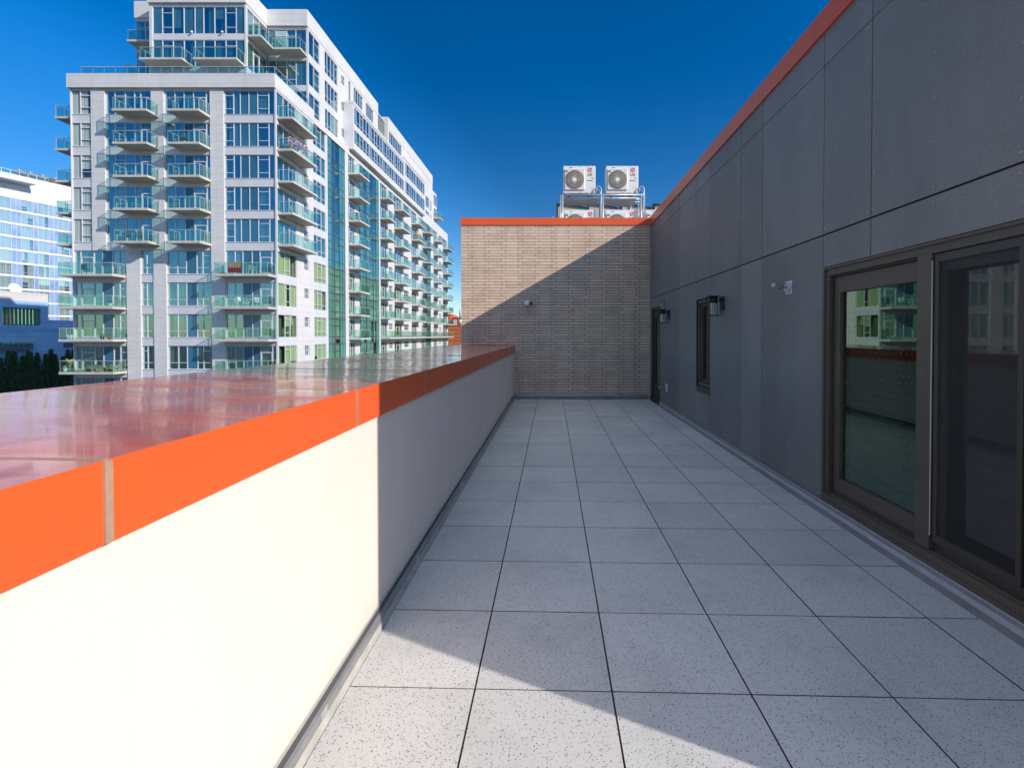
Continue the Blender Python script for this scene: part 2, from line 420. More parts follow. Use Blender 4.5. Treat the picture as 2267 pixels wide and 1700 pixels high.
def mk_leaf(name, a, b):
    m = NM(name); geo = m.n('NewGeometry')
    m.base(m.ramp(geo.outputs['Random Per Island'], [(0, a), (.6, b), (1, tuple(1.5 * q for q in b))])); m.p(rough=.6, spec=.25); return m.mat
M['conifer'] = mk_leaf('conifer_needles', (.12, .22, .13), (.18, .30, .16))
M['leaf'] = mk_leaf('shrub_leaf', (.05, .12, .03), (.10, .20, .05))
M['dryleaf'] = mk_leaf('dry_grass', (.40, .32, .16), (.55, .46, .26))
M['bark'] = paint('bark', (.09, .065, .045), .9, var=.3, scale=8)
def mk_stripe():
    m = NM('striped_blanket_cloth'); sep = m.n('SeparateXYZ'); m.l(m.tc(), sep.inputs[0])
    f = m.math('FRACT', m.math('MULTIPLY', sep.outputs[0], 3.7))
    c = m.ramp(f, [(0, (.34, .27, .15)), (.3, (.10, .08, .06)), (.45, (.42, .36, .24)), (.6, (.12, .07, .05)), (.8, (.30, .26, .13))])
    m.nt.nodes[c.node.name].color_ramp.interpolation = 'CONSTANT'
    low = m.math('LESS_THAN', sep.outputs[2], -.52)
    m.base(m.mix(low, c, (.13, .02, .035))); m.p(rough=.9); return m.mat
M['stripe'] = mk_stripe()
def mk_obrick():
    m = NM('orange_brick')
    b = brick_tex(m, .5, 1.15, .11, ((.46, .115, .03), (.40, .095, .028)), (.58, .30, .17), 0, 2, 'sum')
    g = m.ramp(m.noise(1.5, 5), [(.3, .8), (.7, 1.15)])
    sep = m.n('SeparateXYZ'); m.l(m.tc(), sep.inputs[0])
    f = m.math('FRACT', m.math('MULTIPLY', sep.outputs[2], .93)); band = m.math('LESS_THAN', f, .13)
    m.base(m.mix(1, m.mix(band, (.46, .115, .03), (.58, .32, .2)), g, 'MULTIPLY')); m.p(rough=.85); return m.mat
M['obrick'] = mk_obrick()
def mk_shade_blue():
    m = NM('white_panel_blue_shade'); b = brick_tex(m, 3.0, .9, .02, ((.33, .60, .90), (.30, .56, .85)), (.16, .28, .45), .5, 2, 'sum')
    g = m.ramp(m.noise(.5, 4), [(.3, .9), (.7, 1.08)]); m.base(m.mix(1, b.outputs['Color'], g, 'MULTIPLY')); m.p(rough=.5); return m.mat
M['shade_blue'] = mk_shade_blue()  # tower's blue shade painted into the white panels' colour
m = NM('lit_room_behind_glass'); m.base((.4, .6, .45)); m.b.inputs['Emission Color'].default_value = (.35, .8, .5, 1); m.b.inputs['Emission Strength'].default_value = .9; M['lit_room'] = m.mat
M['dbrick'] = paint('brown_brick_mass', (.16, .10, .07), .9, var=.3, scale=1.5)

GZ = -10.5
# ------------------------------------------------------------------ ground
g = MB(); g.face([(-2500, -2500, GZ), (2500, -2500, GZ), (2500, 3500, GZ), (-2500, 3500, GZ)])
one('ground', g, M['asphalt'], kind='structure')

# ------------------------------------------------------------------ terrace paving
XW, YF, YE = 2.43, 11.95, .92          # right wall plane, far wall plane, near end of right wall
XP = -.935                              # inner face of the parapet
pv = MB(); PW = .6122; PR = .6102; skew = -.028
def rowy(k, x): return 2.14 + PR * k + skew * (x + .345)
xs = [-.912] + [-.345 + PW * i for i in range(5)] + [2.392]
for i in range(len(xs) - 1):
    for k in range(-14, 17):
        x0, x1 = xs[i] + .0024, xs[i + 1] - .0024
        if i == 0: x0 = xs[0]
        if i == len(xs) - 2: x1 = xs[-1]
        def Y(x, kk, s): return min(rowy(kk, x) + s * .0017, YF - .055)
        y00, y10, y11, y01 = Y(x0, k, 1), Y(x1, k, 1), Y(x1, k + 1, -1), Y(x0, k + 1, -1)
        if y01 - y00 < .03: continue
        e = .0018; z = random.uniform(-.0008, .0008); n = len(pv.v)
        lo = [(x0, y00), (x1, y10), (x1, y11), (x0, y01)]; hi = [(x0 + e, y00 + e), (x1 - e, y10 + e), (x1 - e, y11 - e), (x0 + e, y01 - e)]
        pv.v += [(a, b, -.03) for a, b in lo] + [(a, b, z - e) for a, b in lo] + [(a, b, z) for a, b in hi]
        for r in (0, 4):
            for q in range(4):
                j = (q + 1) % 4; pv.f.append((n + r + q, n + r + j, n + r + 4 + j, n + r + 4 + q)); pv.m.append(1); pv.sm.append(False)
        pv.f.append((n + 8, n + 9, n + 10, n + 11)); pv.m.append(0); pv.sm.append(False)
# pavers behind the corner of the charcoal wall
for i in range(12):
    for k in range(-14, 0):
        x0 = 2.415 + PW * i; y0 = -7.6 + PR * k + 7.6 - .0
        y0 = .9 + PR * k - PR
        pv.box(x0, x0 + PW - .005, y0 + .005, y0 + PR, -.03, 0)
one('terrace_paving', pv, [M['paver'], M['tile_edge']], kind='structure')
sb = MB(); sb.box(-2.2, 12.0, -9.0, YF + .02, -.4, -.034)
one('terrace_deck', sb, M['gap'], kind='structure')

# ------------------------------------------------------------------ parapet wall
T = Thing('parapet_wall', (-1.6, 4, 0), 'low white stucco parapet wall with a wide orange red metal coping, left of the paving', 'wall')
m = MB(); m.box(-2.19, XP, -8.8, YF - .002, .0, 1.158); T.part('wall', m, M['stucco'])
ZI, ZO, ZB = 1.326, 1.345, 1.152
def coping_run(y0, y1):
    """one length of coping: folded sheet with a slightly dished top and turned edges"""
    cp = MB(); nx, ny = 10, max(4, int((y1 - y0) / .1)); xi, xo = -.922, -2.262
    rnd = [random.uniform(-1, 1) for _ in range(4)]
    def zt(x, y):
        t = (x - xi) / (xo - xi); u = (y - y0) / (y1 - y0)
        return ZI + (ZO - ZI) * t + .004 * rnd[0] * math.sin(math.pi * t) * math.sin(math.pi * u) + .003 * rnd[1] * math.sin(2 * math.pi * u) * math.sin(math.pi * t)
    n = len(cp.v)
    for i in range(nx + 1):
        for j in range(ny + 1):
            x = xi + (xo - xi) * i / nx; y = y0 + (y1 - y0) * j / ny; cp.v.append((x, y, zt(x, y)))
    for i in range(nx):
        for j in range(ny):
            a = n + i * (ny + 1) + j; cp.f.append((a, a + 1, a + ny + 2, a + ny + 1)); cp.m.append(0); cp.sm.append(True)
    def strip(x, zz, flip=False):
        for j in range(ny):
            ya, yb = y0 + (y1 - y0) * j / ny, y0 + (y1 - y0) * (j + 1) / ny
            q = [(x, ya, ZB), (x, yb, ZB), (x, yb, zz(x, yb)), (x, ya, zz(x, ya))]
            cp.face(q if flip else q[::-1], 1)
    strip(xi, zt, True); strip(xo, zt)
    cp.face([(xi, y0, ZB), (xi, y1, ZB), (XP - .004, y1, ZB + .012), (XP - .004, y0, ZB + .012)], 1)
    for y, s in ((y0, 1), (y1, -1)):
        for i in range(nx):
            xa, xb = xi + (xo - xi) * i / nx, xi + (xo - xi) * (i + 1) / nx
            cp.face([(xa, y, ZB), (xb, y, ZB), (xb, y, zt(xb, y)), (xa, y, zt(xa, y))][::s], 1)
    return cp
js = [-8.8, -6.34, -3.9, -1.46, .995, 2.273, 3.507, 4.75, 6.0, 7.25, 8.5, 9.75, 11.0, YF - .004]
for a, b in zip(js[:-1], js[1:]): T.part('coping', coping_run(a + .004, b - .004), [M['coping'], M['coping_flat']])
for y in js[1:-1]:
    wd = .009 if y < 1.2 else (.0045 if y < 3 else .002)
    m = MB(); m.box(-.9235, -.9165, y - wd, y + wd, ZB + .002, ZI - .002); m.prism([(-.9235, ZI - .012), (-2.255, ZO - .012), (-2.255, ZO + .0012), (-.9235, ZI + .0012)], 'y', y - .006, y + .006)
    T.part('coping_joint', m, M['sealant'])
m = MB(); m.prism([(XP, .128), (XP + .007, .126), (XP + .007, .085), (XP + .016, .08), (XP + .016, .045), (XP, .045)], 'y', -8.8, YF - .05)
fl = T.part('base_flashing', m, M['galv'])
m = MB(); m.box(XP + .0071, XP + .0078, -8.8, YF - .05, .092, .1255); T.part('sealant_line', m, M['slot'], fl)
m = MB(); m.prism([(XP, .1285), (XP + .009, .1285), (XP + .009, .1345), (XP, .1345)], 'y', -8.8, YF - .05); T.part('flashing_edge', m, M['galv_light'], fl)
m = MB(); m.prism([(XP, .0445), (XP + .0175, .0445), (XP + .0235, -.02), (XP, -.02)], 'y', -8.8, YF - .05); T.part('cove_strip', m, M['sealer'], fl)
for y in (1.9, 3.25, 4.9, 7.1, 9.4):
    m = MB(); m.box(XP + .0162, XP + .0175, y - .001, y + .05, .048, .079); T.part('lap_seam', m, M['galv_light'], fl)

# ------------------------------------------------------------------ far brick wall
T = Thing('brick_wall', (0.1, 13, 0), 'tall tan brick wall closing the far end of the terrace, orange coping on top', 'wall')
m = MB(); m.box(-2.244, XW + .3, YF, 30, GZ, 4.295); bw = T.part('wall', m, M['brick'])
m = MB(); m.box(-2.20, XW + .2, YF + .3, 29.7, 4.18, 4.30); T.part('roof', m, M['roof'])
for a, b in ((-2.262, .692), (.696, 2.4062)):
    m = MB(); m.prism([(YF - .022, 4.288), (YF - .022, 4.468), (YF + .02, 4.474), (YF + .34, 4.46), (YF + .34, 4.32), (YF + .01, 4.32), (YF + .01, 4.288)], 'x', a, b); T.part('coping', m, M['coping_flat'])
m = MB(); m.prism([(-2.262, 4.288), (-2.262, 4.47), (-1.93, 4.46), (-1.93, 4.32), (-2.25, 4.32), (-2.25, 4.288)], 'y', YF + .345, 29.8); T.part('coping', m, M['coping_flat'])
m = MB(); m.prism([(YF, .115), (YF - .006, .113), (YF - .009, .085), (YF - .022, .07), (YF - .022, .0), (YF, .0)], 'x', XP + .02, XW - .04); fl = T.part('base_flashing', m, M['galv'])
m = MB(); m.prism([(YF - .0095, .113), (YF - .0095, .092), (YF - .014, .088), (YF - .014, .113)], 'x', XP + .03, 1.62); T.part('flashing_edge', m, M['galv_light'], fl)

# ------------------------------------------------------------------ charcoal building on the right
T = Thing('clad_building', (3.5, 6, 0), 'charcoal panel clad rooftop building with bronze sliding door, right of the paving', 'building')
YJ = [11.94, 9.885, 9.249, 8.172, 7.435, 6.229, 5.592, 4.334, 3.689, 2.47, 1.84, YE]
ZJ = [.105, 2.475, 3.977, 4.285]
holes = [(7.412, 8.14, .655, 2.17), (10.83, 11.80, .0, 2.228), (1.25, 4.334, .07, 2.185)]   # window, far door, sliding door
cl = MB(); gp = .005
def sub_rect(r, hs):
    out = [r]
    for h in hs:
        nx = []
        for (a0, a1, z0, z1) in out:
            if h[1] <= a0 or h[0] >= a1 or h[3] <= z0 or h[2] >= z1: nx.append((a0, a1, z0, z1)); continue
            if h[0] > a0: nx.append((a0, h[0], z0, z1))
            if h[1] < a1: nx.append((h[1], a1, z0, z1))
            l, r_ = max(a0, h[0]), min(a1, h[1])
            if h[2] > z0: nx.append((l, r_, z0, h[2]))
            if h[3] < z1: nx.append((l, r_, h[3], z1))
        out = nx
    return [q for q in out if q[1] - q[0] > .01 and q[3] - q[2] > .01]
rv = MB()
def rivet(y, z):
    rv.tube([(XW - .0045, y, z), (XW, y, z)], [.009, .012], 8)
    rv.v[-16:] = rv.v[-16:]
for i in range(len(YJ) - 1):
    for k in range(3):
        gz = .0065 if k else .002
        r = (YJ[i + 1] + gp, YJ[i] - gp, ZJ[k] + (.007 if k == 1 else .003), ZJ[k + 1] - (.007 if k == 0 else .003))
        for q in sub_rect(r, holes): cl.box(XW, XW + .012, q[0], q[1], q[2], q[3])
        ys = [r[0] + .035, r[1] - .035]
        if r[1] - r[0] > .9: ys.append((r[0] + r[1]) / 2)
        nz = max(2, round((r[3] - r[2]) / .30) + 1)
        for y in ys:
            for j in range(nz):
                z = r[2] + .045 + (r[3] - r[2] - .09) * j / (nz - 1)
                if not any(h[0] - .01 < y < h[1] + .01 and h[2] - .01 < z < h[3] + .01 for h in holes): rivet(y, z)
clo = T.part('cladding', cl, M['clad'], bevel=.0015)
T.part('rivet', rv, M['rivet'], clo, kind='stuff')
m = MB()
for q in sub_rect((YE + .002, 29.6, GZ, 4.27), holes): m.box(XW + .016, XW + .24, q[0], q[1], q[2], q[3])
m.box(XW + .24, 12, YE + .004, YE + .2, GZ, 4.27); m.box(11.8, 12, YE + .2, 29.6, GZ, 4.27)
T.part('wall', m, M['gap'])
m = MB(); m.box(XW + .24, 11.8, YE + .2, 29.6, 4.0, 4.2); T.part('roof', m, M['roof'])
ys = [YE - .02, 2.2, 4.47, 6.69, 8.91, 11.13, YF - .024]
for a, b in zip(ys[:-1], ys[1:]):
    m = MB(); m.prism([(XW - .022, 4.268), (XW - .022, 4.474), (XW + .02, 4.482), (XW + .34, 4.465), (XW + .34, 4.3), (XW + .008, 4.3), (XW + .008, 4.268)], 'y', a + .002, b - .002); T.part('coping', m, M['coping_flat'])
m = MB(); m.prism([(YE - .022, 4.268), (YE - .022, 4.474), (YE + .3, 4.46), (YE + .3, 4.3), (YE - .01, 4.268)], 'x', XW + .345, 12.02); T.part('coping', m, M['coping_flat'])
# base flashing with a stepped profile
m = MB(); m.prism([(XW + .012, .104), (XW - .012, .102), (XW - .014, .098), (XW - .022, .075), (XW - .027, .072), (XW - .036, .045), (XW - .042, .0), (XW - .042, -.02), (XW + .012, -.02)], 'y', YE, 10.80); fl = T.part('base_flashing', m, M['galv'])
m = MB(); m.prism([(XW - .010, .1035), (XW - .0145, .1025), (XW - .0165, .0965), (XW - .010, .0965)], 'y', YE, 10.80); T.part('flashing_edge', m, M['galv_light'], fl)
m = MB(); m.prism([(XW - .0245, .074), (XW - .029, .070), (XW - .038, .047), (XW - .030, .047)], 'y', YE, 10.80); T.part('flashing_edge', m, M['galv_light'], fl)
for y in (2.02, 3.05, 4.08, 5.1, 6.4, 7.6, 8.9):
    m = MB(); m.prism([(XW - .036, .0445), (XW - .0432, .0), (XW - .044, .0), (XW - .0375, .046)], 'y', y, y + .035); T.part('lap_seam', m, M['galv'], fl)

def yz_frame(mb, x0, x1, y0, y1, z0, z1, wy, wz, mi=0):
    mb.box(x0, x1, y0, y0 + wy, z0, z1, mi); mb.box(x0, x1, y1 - wy, y1, z0, z1, mi)
    mb.box(x0, x1, y0 + wy, y1 - wy, z0, z0 + wz, mi); mb.box(x0, x1, y0 + wy, y1 - wy, z1 - wz, z1, mi)
# sliding door
dY0, dY1, dZ0, dZ1 = 1.255, 4.329, .075, 2.18
m = MB(); yz_frame(m, XW - .004, XW + .014, dY0, dY1, dZ0 + .06, dZ1, .022, .02)       # slim outer flange
yz_frame(m, XW + .014, XW + .15, dY0 + .002, dY1 - .002, dZ0 + .058, dZ1 - .012, .062, .062)
m.box(XW - .006, XW + .1, dY0 - .002, dY1, dZ0 - .035, dZ0 + .057)                       # threshold
m.box(XW - .002, XW + .03, dY0 + .02, dY1 - .02, dZ0 + .0575, dZ0 + .105)
dr = T.part('sliding_door', m, M['bronze'], bevel=.002)
m = MB(); m.box(XW + .05, XW + .075, dY0 + .065, dY1 - .065, dZ0 + .121, dZ0 + .15); m.box(XW + .09, XW + .1, dY0 + .065, dY1 - .065, dZ0 + .121, dZ0 + .16)
m.box(XW + .045, XW + .06, dY0 + .065, dY1 - .065, dZ1 - .09, dZ1 - .0745); m.box(XW + .08, XW + .09, dY0 + .065, dY1 - .065, dZ1 - .1, dZ1 - .0745)
m.box(XW + .04, XW + .052, dY1 - .082, dY1 - .065, dZ0 + .125, dZ1 - .08); m.box(XW + .075, XW + .085, dY1 - .09, dY1 - .065, dZ0 + .125, dZ1 - .08)
T.part('track', m, M['bronze_dark'], dr)
m = MB(); yz_frame(m, XW + .055, XW + .10, 3.10, 4.262, .205, 2.085, .095, .135); m.box(XW + .006, XW + .055, 3.105, 3.225, .20, 2.11)
T.part('sash', m, M['bronze'], dr, bevel=.003)
m = MB(); m.face([(XW + .085, 3.19, .30), (XW + .085, 4.17, .30), (XW + .085, 4.17, 2.03), (XW + .085, 3.19, 2.03)][::-1]); T.part('pane', m, M['door_glass'], dr)
m = MB(); m.box(XW + .008, XW + .012, 3.098, 3.1035, .30, 2.06); m.box(XW + .006, XW + .012, 3.098, 3.122, .292, .2995); T.part('weather_strip', m, M['weatherstrip'], dr)
m = MB(); yz_frame(m, XW + .014, XW + .032, 2.50, 3.085, .26, 2.095, .03, .05); yz_frame(m, XW + .036, XW + .06, 2.46, 3.092, .165, 2.115, .06, .13); m.box(XW + .004, XW + .06, 2.36, 2.459, .15, 2.115)
T.part('screen_frame', m, M['bronze_dark'], dr, bevel=.002)
m = MB(); m.face([(XW + .024, 2.53, .308), (XW + .024, 3.055, .308), (XW + .024, 3.055, 2.047), (XW + .024, 2.53, 2.047)][::-1]); T.part('insect_screen', m, M['screen'], dr)
m = MB(); m.face([(XW + .11, 1.32, .22), (XW + .11, 3.09, .22), (XW + .11, 3.09, 2.07), (XW + .11, 1.32, 2.07)][::-1]); T.part('pane', m, M['screen_glass'], dr)
# small window
m = MB(); yz_frame(m, XW + .03, XW + .13, 7.414, 8.138, .745, 2.162, .06, .06); yz_frame(m, XW + .07, XW + .11, 7.476, 8.076, .81, 2.10, .045, .05)
wn = T.part('window', m, M['bronze'], bevel=.002)
m = MB(); m.face([(XW + .09, 7.52, .86), (XW + .09, 8.03, .86), (XW + .09, 8.03, 2.05), (XW + .09, 7.52, 2.05)][::-1]); T.part('pane', m, M['screen_glass'], wn)
m = MB(); m.prism([(XW + .13, .735), (XW + .13, .66), (XW - .012, .66), (XW - .012, .672), (XW + .02, .735)], 'y', 7.414, 8.138); T.part('sill', m, M['bronze_dark'], wn)
# far door
m = MB(); yz_frame(m, XW + .02, XW + .13, 10.834, 11.796, .03, 2.222, .06, .06); dd = T.part('door', m, M['bronze_dark'])
m = MB(); yz_frame(m, XW + .05, XW + .10, 10.90, 11.73, .095, 2.155, .12, .16); m.box(XW + .05, XW + .10, 10.90 + .12, 11.61, .26, .42); T.part('door_leaf', m, M['bronze_dark'], dd, bevel=.003)
m = MB(); m.face([(XW + .075, 11.02, .42), (XW + .075, 11.61, .42), (XW + .075, 11.61, 2.0), (XW + .075, 11.02, 2.0)][::-1]); T.part('pane', m, M['door_glass'], dd)
m = MB(); m.tube([(XW + .05, 10.96, 1.0), (XW + .0, 10.96, 1.0), (XW + .0, 11.08, 1.0)], .011, 8); T.part('handle', m, M['galv'], dd)
m = MB(); m.box(XW - .015, XW + .12, 10.81, 11.82, -.01, .028); T.part('threshold', m, M['bronze_dark'], dd)
# rooms behind the glass
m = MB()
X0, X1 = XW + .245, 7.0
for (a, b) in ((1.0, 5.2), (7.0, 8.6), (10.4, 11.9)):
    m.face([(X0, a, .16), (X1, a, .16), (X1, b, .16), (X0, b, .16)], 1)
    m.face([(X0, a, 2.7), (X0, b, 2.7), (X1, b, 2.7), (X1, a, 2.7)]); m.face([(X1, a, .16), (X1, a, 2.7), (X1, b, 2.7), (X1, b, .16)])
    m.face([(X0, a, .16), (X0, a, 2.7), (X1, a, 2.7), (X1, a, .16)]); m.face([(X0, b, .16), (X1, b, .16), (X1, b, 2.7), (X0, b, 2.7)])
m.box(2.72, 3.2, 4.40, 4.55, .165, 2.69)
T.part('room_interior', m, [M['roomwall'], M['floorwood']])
t = Thing('coffee_table', (3.45, 2.95, .165), 'low round pale table seen dimly behind the screened door pane', 'table')
m = MB(); m.tube([(3.45, 2.95, .40), (3.45, 2.95, .435), (3.45, 2.95, .445)], [.36, .36, .35], 32); t.part('tabletop', m, M['white'])
for a in range(3):
    m = MB(); an = a * 2.094; m.tube([(3.45 + .25 * math.cos(an), 2.95 + .25 * math.sin(an), .166), (3.45 + .2 * math.cos(an), 2.95 + .2 * math.sin(an), .40)], .015, 8); t.part('leg', m, M['wood'])

# wall lanterns
def lantern(y, z, label):
    t = Thing('wall_lantern', (XW, y, z), label, 'lamp', 'black box lanterns on the charcoal wall')
    m = MB(); m.box(XW - .022, XW, y - .055, y + .055, z - .06, z + .13); m.box(XW - .06, XW - .02, y - .025, y + .025, z + .06, z + .11); t.part('backplate', m, M['black'], bevel=.002)
    x0, x1, y0, y1, z0, z1 = XW - .215, XW - .06, y - .078, y + .078, z - .14, z + .14; b = .010
    m = MB()
    for xx in (x0, x1 - b):
        for yy in (y0, y1 - b): m.box(xx, xx + b, yy, yy + b, z0, z1)
    for zz in (z0, z1 - b):
        for yy in (y0, y1 - b): m.box(x0 + b, x1 - b, yy, yy + b, zz, zz + b)
        for xx in (x0, x1 - b): m.box(xx, xx + b, y0 + b, y1 - b, zz, zz + b)
    m.box(x0 + b, x1 - b, y0 + b, y1 - b, z1 - .006, z1 - .001); t.part('cage', m, M['black'])
    m = MB(); cx, cy = (x0 + x1) / 2, y
    m.tube([(cx, cy, z1 - .012), (cx, cy, z + .045)], .058, 20); t.part('lamp_holder', m, M['black'])
    m = MB(); m.tube([(cx, cy, z + .044), (cx, cy, z - .115)], .058, 24, cap=False); g = t.part('glass_shade', m, M['lamp_glass'])
    m = MB(); m.tube([(cx, cy, z + .04), (cx, cy, z + .01), (cx, cy, z - .04), (cx, cy, z - .07), (cx, cy, z - .085)], [.014, .018, .032, .022, .006], 14); t.part('bulb', m, M['lamp_glass'])
lantern(6.86, 1.995, 'larger looking black box wall lantern beside the narrow window')
lantern(10.0, 1.97, 'black box wall lantern beside the far door, under the grey box')
# bare lamp holder
yb, zb = 4.957, 2.069
t = Thing('wall_fixture', (XW, yb, zb), 'grey metal floodlight holder with bullet arm on a round plate over a white square', 'lamp')
m = MB(); m.box(XW - .003, XW, yb - .064, yb + .064, zb - .066, zb + .066); t.part('gasket_plate', m, M['white'])
m = MB(); m.tube([(XW - .003, yb, zb), (XW - .016, yb, zb), (XW - .026, yb, zb)], [.06, .06, .05], 28)
m.box(XW - .029, XW - .022, yb - .005, yb + .005, zb + .025, zb + .045); m.box(XW - .029, XW - .022, yb - .005, yb + .005, zb - .045, zb - .025); t.part('round_plate', m, M['steel'])
m = MB(); m.tube([(XW - .022, yb, zb), (XW - .045, yb - .002, zb + .002), (XW - .06, yb - .004, zb + .004), (XW - .062, yb - .004, zb + .005), (XW - .085, yb - .006, zb + .008), (XW - .087, yb - .006, zb + .008), (XW - .16, yb - .014, zb + .02), (XW - .175, yb - .016, zb + .023), (XW - .182, yb - .016, zb + .024)], [.012, .012, .012, .02, .02, .026, .028, .024, .012], 18); t.part('lamp_arm', m, M['steel'])
# grey box above the far lantern
t = Thing('junction_box', (XW, 10.45, 2.27), 'small grey box with conduit stub mounted above the far lantern', 'junction box')
m = MB(); m.box(XW - .055, XW, 10.40, 10.51, 2.20, 2.345); t.part('case', m, M['galv'], bevel=.004)
m = MB(); m.tube([(XW - .03, 10.455, 2.346), (XW - .03, 10.455, 2.40)], .012, 10); m.tube([(XW - .03, 10.455, 2.199), (XW - .03, 10.455, 2.15)], .012, 10); t.part('conduit', m, M['galv_light'])
m = MB(); m.tube([(XW - .056, 10.44, 2.30), (XW - .063, 10.44, 2.30)], .015, 12); t.part('lens', m, M['black'])
# hose tap
t = Thing('hose_tap', (XW, 10.16, .47), 'small outdoor tap with star handle and pale cover low on the charcoal wall', 'tap')
m = MB(); m.box(XW - .035, XW, 10.06, 10.20, .39, .56); t.part('cover_plate', m, M['pipe_cover'], bevel=.012)
m = MB(); m.tube([(XW - .035, 10.14, .48), (XW - .13, 10.14, .48), (XW - .15, 10.14, .455)], .013, 10); t.part('spout', m, M['galv'])
m = MB()
for k in range(3):
    a = k * math.pi / 3; d = Vector((0, math.cos(a), math.sin(a))) * .042; c = Vector((XW - .175, 10.14, .485)); m.tube([c - d, c + d], .007, 6)
m.tube([(XW - .13, 10.14, .485), (XW - .18, 10.14, .485)], .008, 8); t.part('star_handle', m, M['galv_light'])
# security light on the brick wall
t = Thing('security_light', (-.6, YF, 2.36), 'small white dome security light with black sensor on the brick wall', 'lamp')
m = MB(); m.box(-.64, -.56, YF - .02, YF, 2.31, 2.41); t.part('base', m, M['white'], bevel=.004)
m = MB(); m.tube([(-.60, YF - .02, 2.36), (-.61, YF - .055, 2.365), (-.615, YF - .075, 2.367), (-.62, YF - .11, 2.37), (-.625, YF - .125, 2.371)], [.02, .024, .06, .062, .045], 18); t.part('lamp_head', m, M['white'])
m = MB(); m.box(-.535, -.485, YF - .07, YF, 2.335, 2.395); t.part('sensor', m, M['black'], bevel=.004)

# ------------------------------------------------------------------ text helper
def text_mb(s, size, origin, xdir, ydir, thick=.002):
    c = bpy.data.curves.new('lettering', 'FONT'); c.body = s; c.size = size; c.align_x = 'CENTER'; c.extrude = thick / 2; c.offset = size * .018; c.resolution_u = 3
    o = bpy.data.objects.new('lettering', c); COL.objects.link(o); bpy.context.view_layer.update()
    me = bpy.data.meshes.new_from_object(o.evaluated_get(bpy.context.evaluated_depsgraph_get()))
    mb = MB(); X, Yd = Vector(xdir), Vector(ydir); Z = X.cross(Yd)
    for v in me.vertices: mb.v.append(tuple(Vector(origin) + X * v.co.x + Yd * v.co.y + Z * v.co.z))
    for p in me.polygons: mb.f.append(tuple(p.vertices)); mb.m.append(0); mb.sm.append(False)
    bpy.data.objects.remove(o); bpy.data.meshes.remove(me); bpy.data.curves.remove(c)
    return mb

# ------------------------------------------------------------------ air conditioning units behind the brick wall
def ac_unit(x, z, label, y=14.3):
    t = Thing('outdoor_ac_unit', (x + .475, y, z), label, 'air conditioner', 'white outdoor air conditioning units')
    wd, hh, dp = .95, .834, .33
    m = MB(); m.box(x, x + wd, y, y + dp, z + .03, z + hh); cab = t.part('cabinet', m, M['white_ac'], bevel=.012)
    m = MB()
    for xx in (x + .12, x + .72): m.box(xx, xx + .09, y - .01, y + dp + .01, z, z + .029)
    t.part('foot', m, M['galv'])
    m = MB()
    m.box(x + .18, x + .27, y - .004, y, z + .775, z + .788); m.box(x + .82, x + .90, y - .004, y, z + .468, z + .482)
    m.box(x + .81, x + .93, y - .003, y, z + .18, z + .184)
    for xx in (x + .17, x + .5, x + .7): m.box(xx - .008, xx + .008, y - .004, y, z + .045, z + .055); m.box(xx - .008, xx + .008, y - .004, y, z + .815, z + .824)
    m.box(x + .06, x + .13, y - .045, y - .042, z + .65, z + .68)
    t.part('marking', m, M['logo_grey'], cab)
    # fan grille: raised square with a round opening, radial wires and a hub
    gx, gz, gr = x + .335, z + .42, .275
    m = MB(); m.box(x + .04, x + .63, y - .035, y - .001, z + .12, z + .73); gq = t.part('grille', m, M['white_ac'], bevel=.012)
    m = MB(); m.tube([(gx, y - .0362, gz), (gx, y - .0372, gz)], gr, 40); t.part('fan_opening', m, M['fan_dark'], gq)
    m = MB()
    for k in range(36):
        a = k * math.tau / 36; pts = []
        for q in range(5):
            rr = .05 + (gr - .05) * q / 4; aa = a + .35 * (q / 4) ** 1.5
            pts.append((gx + rr * math.cos(aa), y - .046 + .006 * (q / 4), gz + rr * math.sin(aa)))
        m.tube(pts, .006, 4)
    for rr in (.11, .19, gr):
        m.tube([(gx + rr * math.cos(q * math.tau / 32), y - .043, gz + rr * math.sin(q * math.tau / 32)) for q in range(33)], .004, 4)
    for q in range(9): m.box(x + .06, x + .61, y - .04, y - .0355, z + .135 + q * .072, z + .139 + q * .072)
    t.part('fan_guard', m, M['grille'], gq)
    m = MB(); m.tube([(gx, y - .044, gz), (gx, y - .056, gz)], .062, 20); t.part('hub', m, M['white_ac'], gq)
    # round red emblem with letters
    ex, ez = x + .785, z + .715
    m = MB(); m.tube([(ex, y - .001, ez), (ex, y - .005, ez)], .066, 32); em = t.part('emblem', m, M['logo_red'], cab)
    m = MB()
    ring = [(ex + .048 * math.cos(a), y - .006, ez + .048 * math.sin(a)) for a in [R(75 + k * 285 / 24) for k in range(25)]]
    m.tube(ring, .005, 4); m.box(ex - .004, ex + .046, y - .009, y - .006, ez - .006, ez + .004)
    m.box(ex - .012, ex - .004, y - .009, y - .006, ez - .03, ez + .03); m.box(ex - .004, ex + .02, y - .009, y - .006, ez - .03, ez - .022)
    m.tube([(ex - .026, y - .006, ez + .022), (ex - .026, y - .009, ez + .022)], .008, 10)
    t.part('emblem_lines', m, M['white'], cab)
    m = text_mb('LG', .112, (ex, y - .003, z + .545), (1, 0, 0), (0, 0, 1)); m.add(text_mb('INVERTER V', .034, (ex, y - .003, z + .39), (1, 0, 0), (0, 0, 1)))
    t.part('lettering', m, M['logo_grey'], cab)
    m = MB(); m.box(x + wd, x + wd + .035, y + .05, y + .2, z + .08, z + .2); v = t.part('valve_cover', m, M['black'])
    m = MB(); m.tube([(x + wd + .02, y + .06, z + .16), (x + wd + .05, y + .03, z + .16)], .016, 8); m.tube([(x + wd + .02, y + .06, z + .11), (x + wd + .05, y + .03, z + .11)], .016, 8); t.part('valve', m, M['brass'], v)
    return t.o
